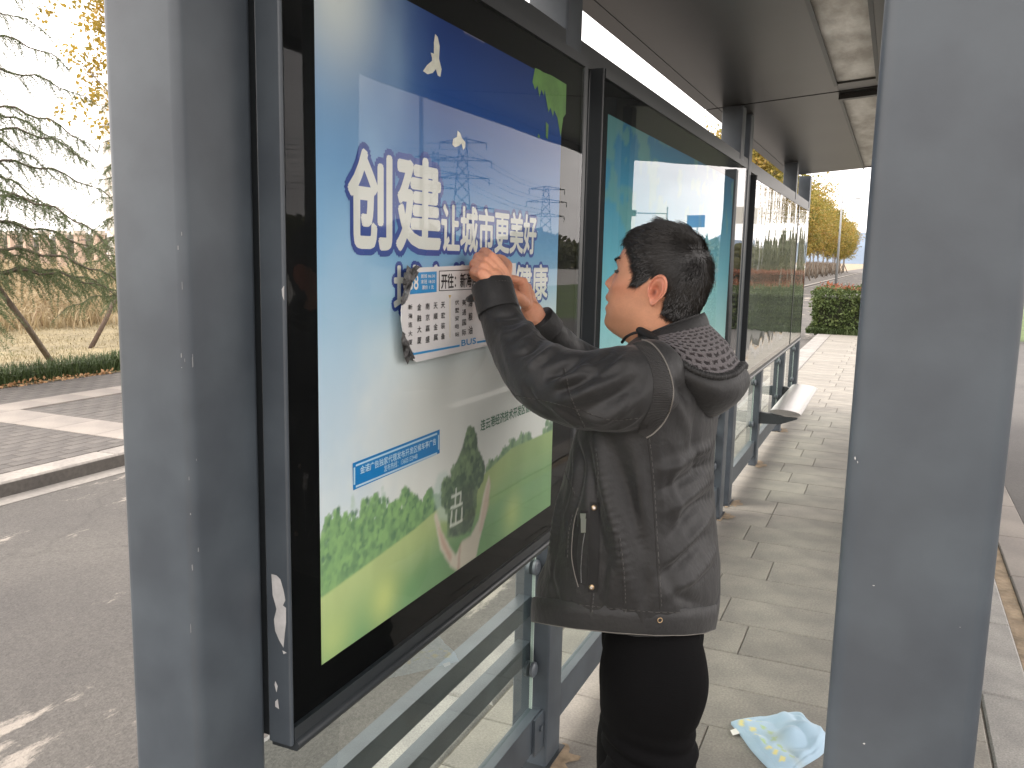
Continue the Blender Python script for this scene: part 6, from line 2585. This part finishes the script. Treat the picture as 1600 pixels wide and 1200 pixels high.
lowc = spline([np.array(p) for p in low] + lowm, NU)
lowc[:, 0] -= 0.012
for k_ in range(15):
    t = k_ / 14
    row = []
    for i in range(NU):
        u = i / (NU - 1)
        w_ = max(0.0, math.sin(math.pi * u)) ** 0.7
        p = rim[i] * (1 - t) + lowc[i] * t
        b = math.sin(math.pi * t ** 0.85) * w_
        outw = np.array([0.55, (rim[i][1] - YC) * 6, -0.15])
        p = p + outw / np.linalg.norm(outw) * 0.030 * b
        p = p + np.array([1, 1, 1]) * 0.004 * w_ * mnoise.noise((p[0] * 16, p[1] * 16, p[2] * 22))
        row.append(p)
    rowsO.append(row)
q = MB()
q.grid(np.array(rowsO)[:, ::-1])
hd_ = q.build('hood', CLOTH, jacket, True)
hl = link('hood_lining', me_, hd_, loc=(0, 0, 0))
q = MB()
rr = [0.0072 + 0.0016 * math.sin(i * 2.4) + 0.0012 * mnoise.noise((i * 0.9, 0, 0)) for i in range(NU * 3)]
R3 = spline([p for p in rim], NU * 3)
q.tube([tuple(p) for p in R3], rr, 9)
e_ = q.mesh('hood_rim', CLOTH, True)
link('hood_rim', e_, hd_, loc=(0, 0, 0))
# cord toggle at the throat
q = MB()
limb(q, [sh(1000, 517, 1.662), sh(1012, 524, 1.655), sh(1024, 529, 1.640)], [0.0085, 0.0095, 0.006], 10, 12)
q.build('cord_toggle', BLACKTAPE, jacket, True)
q = MB()
q.tube(spline([sh(1000, 519, 1.662), sh(989, 521, 1.66), sh(978, 527, 1.665), sh(972, 535, 1.68)], 16), 0.0032, 6)
q.build('hood_cord', BLACKTAPE, jacket, True)

# ================================================================== BUS ROUTE SIGN in his hands
XS = -0.8262
card_l, card_r = 636.0, 806.0
P0 = on_x(card_l, 490, XS)
yl, yr = P0[1], on_x(card_r, 490, XS)[1]
zt_s, zb_s = on_x(645, 418, XS)[2], on_x(650, 562, XS)[2]
sign = thing('bus_route_sign', 'white rectangular route 58 bus sign with torn black corners held to the poster glass', 'bus sign', (XS, (yl + yr) / 2, zb_s))
CARD = mat('white_sign_sheet', (0.66, 0.655, 0.65), rough=0.45, var=0.04, vscale=14, bump=0.05, bscale=60, bdist=0.0004)
q = MB()


def sp(px, py, x=XS):
    p = on_x(px, py, x)
    return (p[1], p[2])


outl = [sp(657, 418), sp(806, 411), sp(806, 530), sp(650, 566), sp(641, 556), sp(635, 535), sp(634, 522), sp(630, 518), sp(627, 500), sp(628, 478), sp(634, 474), sp(637, 452), sp(646, 436), sp(650, 424)]
n_ = len(outl)
V = [(XS, a, b) for a, b in outl] + [(XS - 0.0016, a, b) for a, b in outl]
q.add(V, [tuple(range(n_ - 1, -1, -1)), tuple(range(n_, 2 * n_))] + [(i, (i + 1) % n_, n_ + (i + 1) % n_, n_ + i) for i in range(n_)])
cobj = q.build('card', CARD, sign)
bm = bmesh.new()
bm.from_mesh(cobj.data)
bmesh.ops.recalc_face_normals(bm, faces=bm.faces[:])
bm.to_mesh(cobj.data)
bm.free()
X1, X2 = XS + 0.0005, XS + 0.0009
S_BLUE = mat('sign_blue_print', s2l(44, 138, 196), rough=0.45, var=0.06, vscale=20)


def flat(name, pts, m, x=X1):
    q_ = MB()
    q_.add([(x, a, b) for a, b in [sp(*p) for p in pts]], [tuple(range(len(pts)))])
    o_ = q_.build(name, m, sign)
    if o_.data.polygons[0].normal.x < 0:
        o_.data.flip_normals()
    return o_


def sl(body, x0, yb, yt, x1, m, bold=0.0, x=X2):
    a = sp(x0, yb)
    b = sp(x0, yt)
    c = sp(x1, (yb + yt) / 2)
    return text_on(body, (a[0], c[0], a[1], b[1]), x, m, sign, bold)


flat('blue_panel', [(649, 426), (682, 424), (682, 456), (640, 460), (643, 445)], S_BLUE)
sl('58', 638.5, 453, 430, 653, P_WHITE, 0.02)
sl('首班 06:30', 657, 434.5, 428.5, 679, P_WHITE, 0.01)
sl('末班 18:30', 657, 443.5, 437.0, 679, P_WHITE, 0.01)
sl('票价 1 元', 659, 452.5, 446.0, 677, P_WHITE, 0.01)
for pts in ([(686, 423), (790, 419), (790, 420.0), (686, 424.2)], [(686, 453.6), (790, 449), (790, 450), (686, 454.8)], [(685.6, 423), (686.6, 423), (686.6, 454.8), (685.6, 454.8)], [(789.5, 419), (790.5, 419), (790.5, 450), (789.5, 450)]):
    flat('box_line', pts, P_BLACK)
sl('开往：新海连大厦', 689, 451, 428, 762, P_BLACK, 0.022)
for (word, px, pt, pbm) in (('新海连大厦', 637.5, 476, 539), ('金融大厦', 651.5, 475, 537), ('南京嘉盛', 664.5, 474, 535), ('天顺金属', 677.0, 473, 532), ('天宏装备', 688.5, 472, 530), ('伏墅安电站', 710.5, 469, 526), ('美通国际', 721.5, 468, 524), ('海粮油', 731.5, 467, 522)):
    k_ = len(word)
    stp = (pbm - pt) / (k_ - 0.45)
    for i, ch in enumerate(word):
        sl(ch, px, pt + stp * i + stp * 0.58, pt + stp * i, px + 6.2, P_BLACK, 0.012)
flat('arrow', [(700.5, 461), (704.5, 461), (702.5, 467)], mat('ochre_print', s2l(196, 168, 96), rough=0.5))
flat('arrow_stem', [(702, 467), (703.4, 467), (703.4, 528), (702, 528)], mat('pale_ochre_print', s2l(224, 216, 190), rough=0.5))
flat('line', [(646, 551.5), (718, 538.5), (718, 541.5), (646, 555)], S_BLUE)
flat('line', [(745, 533.5), (800, 523.5), (800, 526.5), (745, 536.5)], S_BLUE)
flat('line_arrow', [(646, 550), (640, 553.5), (646, 556.5)], S_BLUE)
sl('BUS', 720.5, 540.8, 531.5, 743, S_BLUE, 0.03)
# the torn black backing that curls at the left corners
FOIL = mat('torn_black_backing', (0.004, 0.004, 0.004), rough=0.3, var=0.9, col2=(0.06, 0.06, 0.06), vscale=90, vdetail=2, bump=0.9, bscale=70, bdist=0.006)
for pts, cx in (([(636, 414), (643, 420), (650, 414), (658, 417), (650, 427), (641, 438), (637, 451), (634.5, 462), (634, 476), (628, 479), (626, 470), (631, 455), (629, 440), (634, 428)], 0.012),
                ([(629, 519), (634, 523), (636, 536), (644, 552), (652, 565), (640, 563), (637, 570), (632, 560), (629, 545), (627, 530)], 0.010)):
    P = [np.array(on_x(px, py, XS - 0.0035 + 0.004 * mnoise.noise((px * 0.3, py * 0.2, 0)))) for px, py in pts]
    c = sum(P) / len(P) + np.array([cx, 0, 0])
    mids = [p * 0.5 + c * 0.5 + np.array([0.006 * mnoise.noise((i * 1.3, 2, 1)), 0, 0]) for i, p in enumerate(P)]
    q = MB()
    k_ = len(P)
    q.add(P + mids + [c - np.array([0.004, 0, 0])], [(i, (i + 1) % k_, k_ + (i + 1) % k_, k_ + i) for i in range(k_)] + [(k_ + i, k_ + (i + 1) % k_, 2 * k_) for i in range(k_)])
    q.build('torn_corner', FOIL, sign)

# ================================================================== TOWEL on the paving
tw_px = [(1142, 1131), (1170, 1124), (1200, 1121), (1228, 1116), (1250, 1116), (1262, 1127), (1282, 1141), (1288, 1150), (1294, 1156), (1291, 1170), (1283, 1180), (1268, 1190), (1252, 1200), (1236, 1216), (1215, 1212), (1196, 1196), (1174, 1172), (1158, 1150)]
bd = [on_z(px, py, 0.004)[:2] for px, py in tw_px]
bd = spline([(a, b, 0) for a, b in bd] + [(bd[0][0], bd[0][1], 0)], 97)[:-1, :2]
ctr = bd.mean(0)
towel = thing('towel', 'crumpled pale blue towel with small yellow and green squares lying on the paving', 'towel', (ctr[0], ctr[1], 0))
nr = 34
V = []
for k_ in range(nr + 1):
    t = k_ / nr
    for p in bd:
        xy = ctr + (p - ctr) * t
        e = min(1, (1 - t) * 5)
        n1 = mnoise.noise((xy[0] * 9, xy[1] * 9, 0.3))
        n2 = abs(mnoise.noise((xy[0] * 13 + 3, xy[1] * 13, 1.7)))
        lump = math.exp(-((xy[0] - (ctr[0] + 0.07)) ** 2 / 0.006 + (xy[1] - (ctr[1] + 0.03)) ** 2 / 0.007))
        z = 0.007 + e * (0.014 + 0.012 * n1 + 0.030 * n2 + 0.050 * lump * (0.7 + 0.6 * n1)) + 0.004 * (mnoise.noise((p[0] * 30, p[1] * 30, 5)) + 1) * (t > 0.9)
        V.append((xy[0], xy[1], z))
nb = len(bd)
F = []
for k_ in range(nr):
    for i in range(nb):
        a, b = k_ * nb + i, k_ * nb + (i + 1) % nb
        F.append((a, a + nb, b + nb, b))
k0 = len(V)
V += [(p[0], p[1], 0.002) for p in bd]
for i in range(nb):
    F.append((nr * nb + i, k0 + i, k0 + (i + 1) % nb, nr * nb + (i + 1) % nb))
TOW = mat('pale_blue_towelling', s2l(180, 204, 220), rough=0.95, bump=0.8, bscale=420, bdist=0.0018, sheen=0.25, attr='dye')
q = MB()
q.add(V, F)
me_ = q.mesh('cloth', TOW, True)
Va = verts(me_)
colr = np.tile(lin((162, 188, 206)), (len(Va), 1))
sqy = [(1171, 1130), (1176, 1143), (1184, 1153), (1201, 1173), (1211, 1181), (1223, 1191), (1158, 1131)]
sqg = [(1186, 1129), (1192, 1142), (1203, 1150), (1193, 1163), (1218, 1171), (1224, 1178), (1237, 1187), (1209, 1160)]
for lst, cc in ((sqy, (214, 206, 140)), (sqg, (160, 186, 138))):
    for px, py in lst:
        c = on_z(px, py, 0.02)
        m_ = (np.abs(Va[:, 0] - c[0]) < 0.0085) & (np.abs(Va[:, 1] - c[1]) < 0.0105)
        colr[m_] = lin(cc)
for px, py in ((1215, 1160), (1205, 1152), (1232, 1175), (1245, 1190)):
    c = on_z(px, py, 0.02)
    f_ = np.exp(-((Va[:, 0] - c[0]) ** 2 + (Va[:, 1] - c[1]) ** 2) / 0.0006)[:, None] * 0.45
    colr = colr * (1 - f_) + lin((150, 158, 140)) * f_
ca = me_.color_attributes.new('dye', 'FLOAT_COLOR', 'POINT')
ca.data.foreach_set('color', np.concatenate([colr, np.ones((len(colr), 1))], 1).ravel())
link('cloth', me_, towel, loc=-towel.location)
q = MB()
a, b, c, d = [on_z(px, py, 0.009) for px, py in ((1141, 1141), (1152, 1137), (1156, 1146), (1145, 1149))]
q.add([a, b, c, d], [(0, 3, 2, 1)])
q.build('care_label', P_WHITE, towel)

c = on_z(1207, 669, 0)
q = MB()
limb(q, [(c[0] - 0.018, c[1], 0.013), (c[0] + 0.018, c[1] + 0.008, 0.013)], [0.012, 0.013], 7, 4)
o = q.build('paper_scrap', P_WHITE)
o['label'] = 'small crumpled white paper scrap lying at the foot of the bench post'
o['category'] = 'litter'
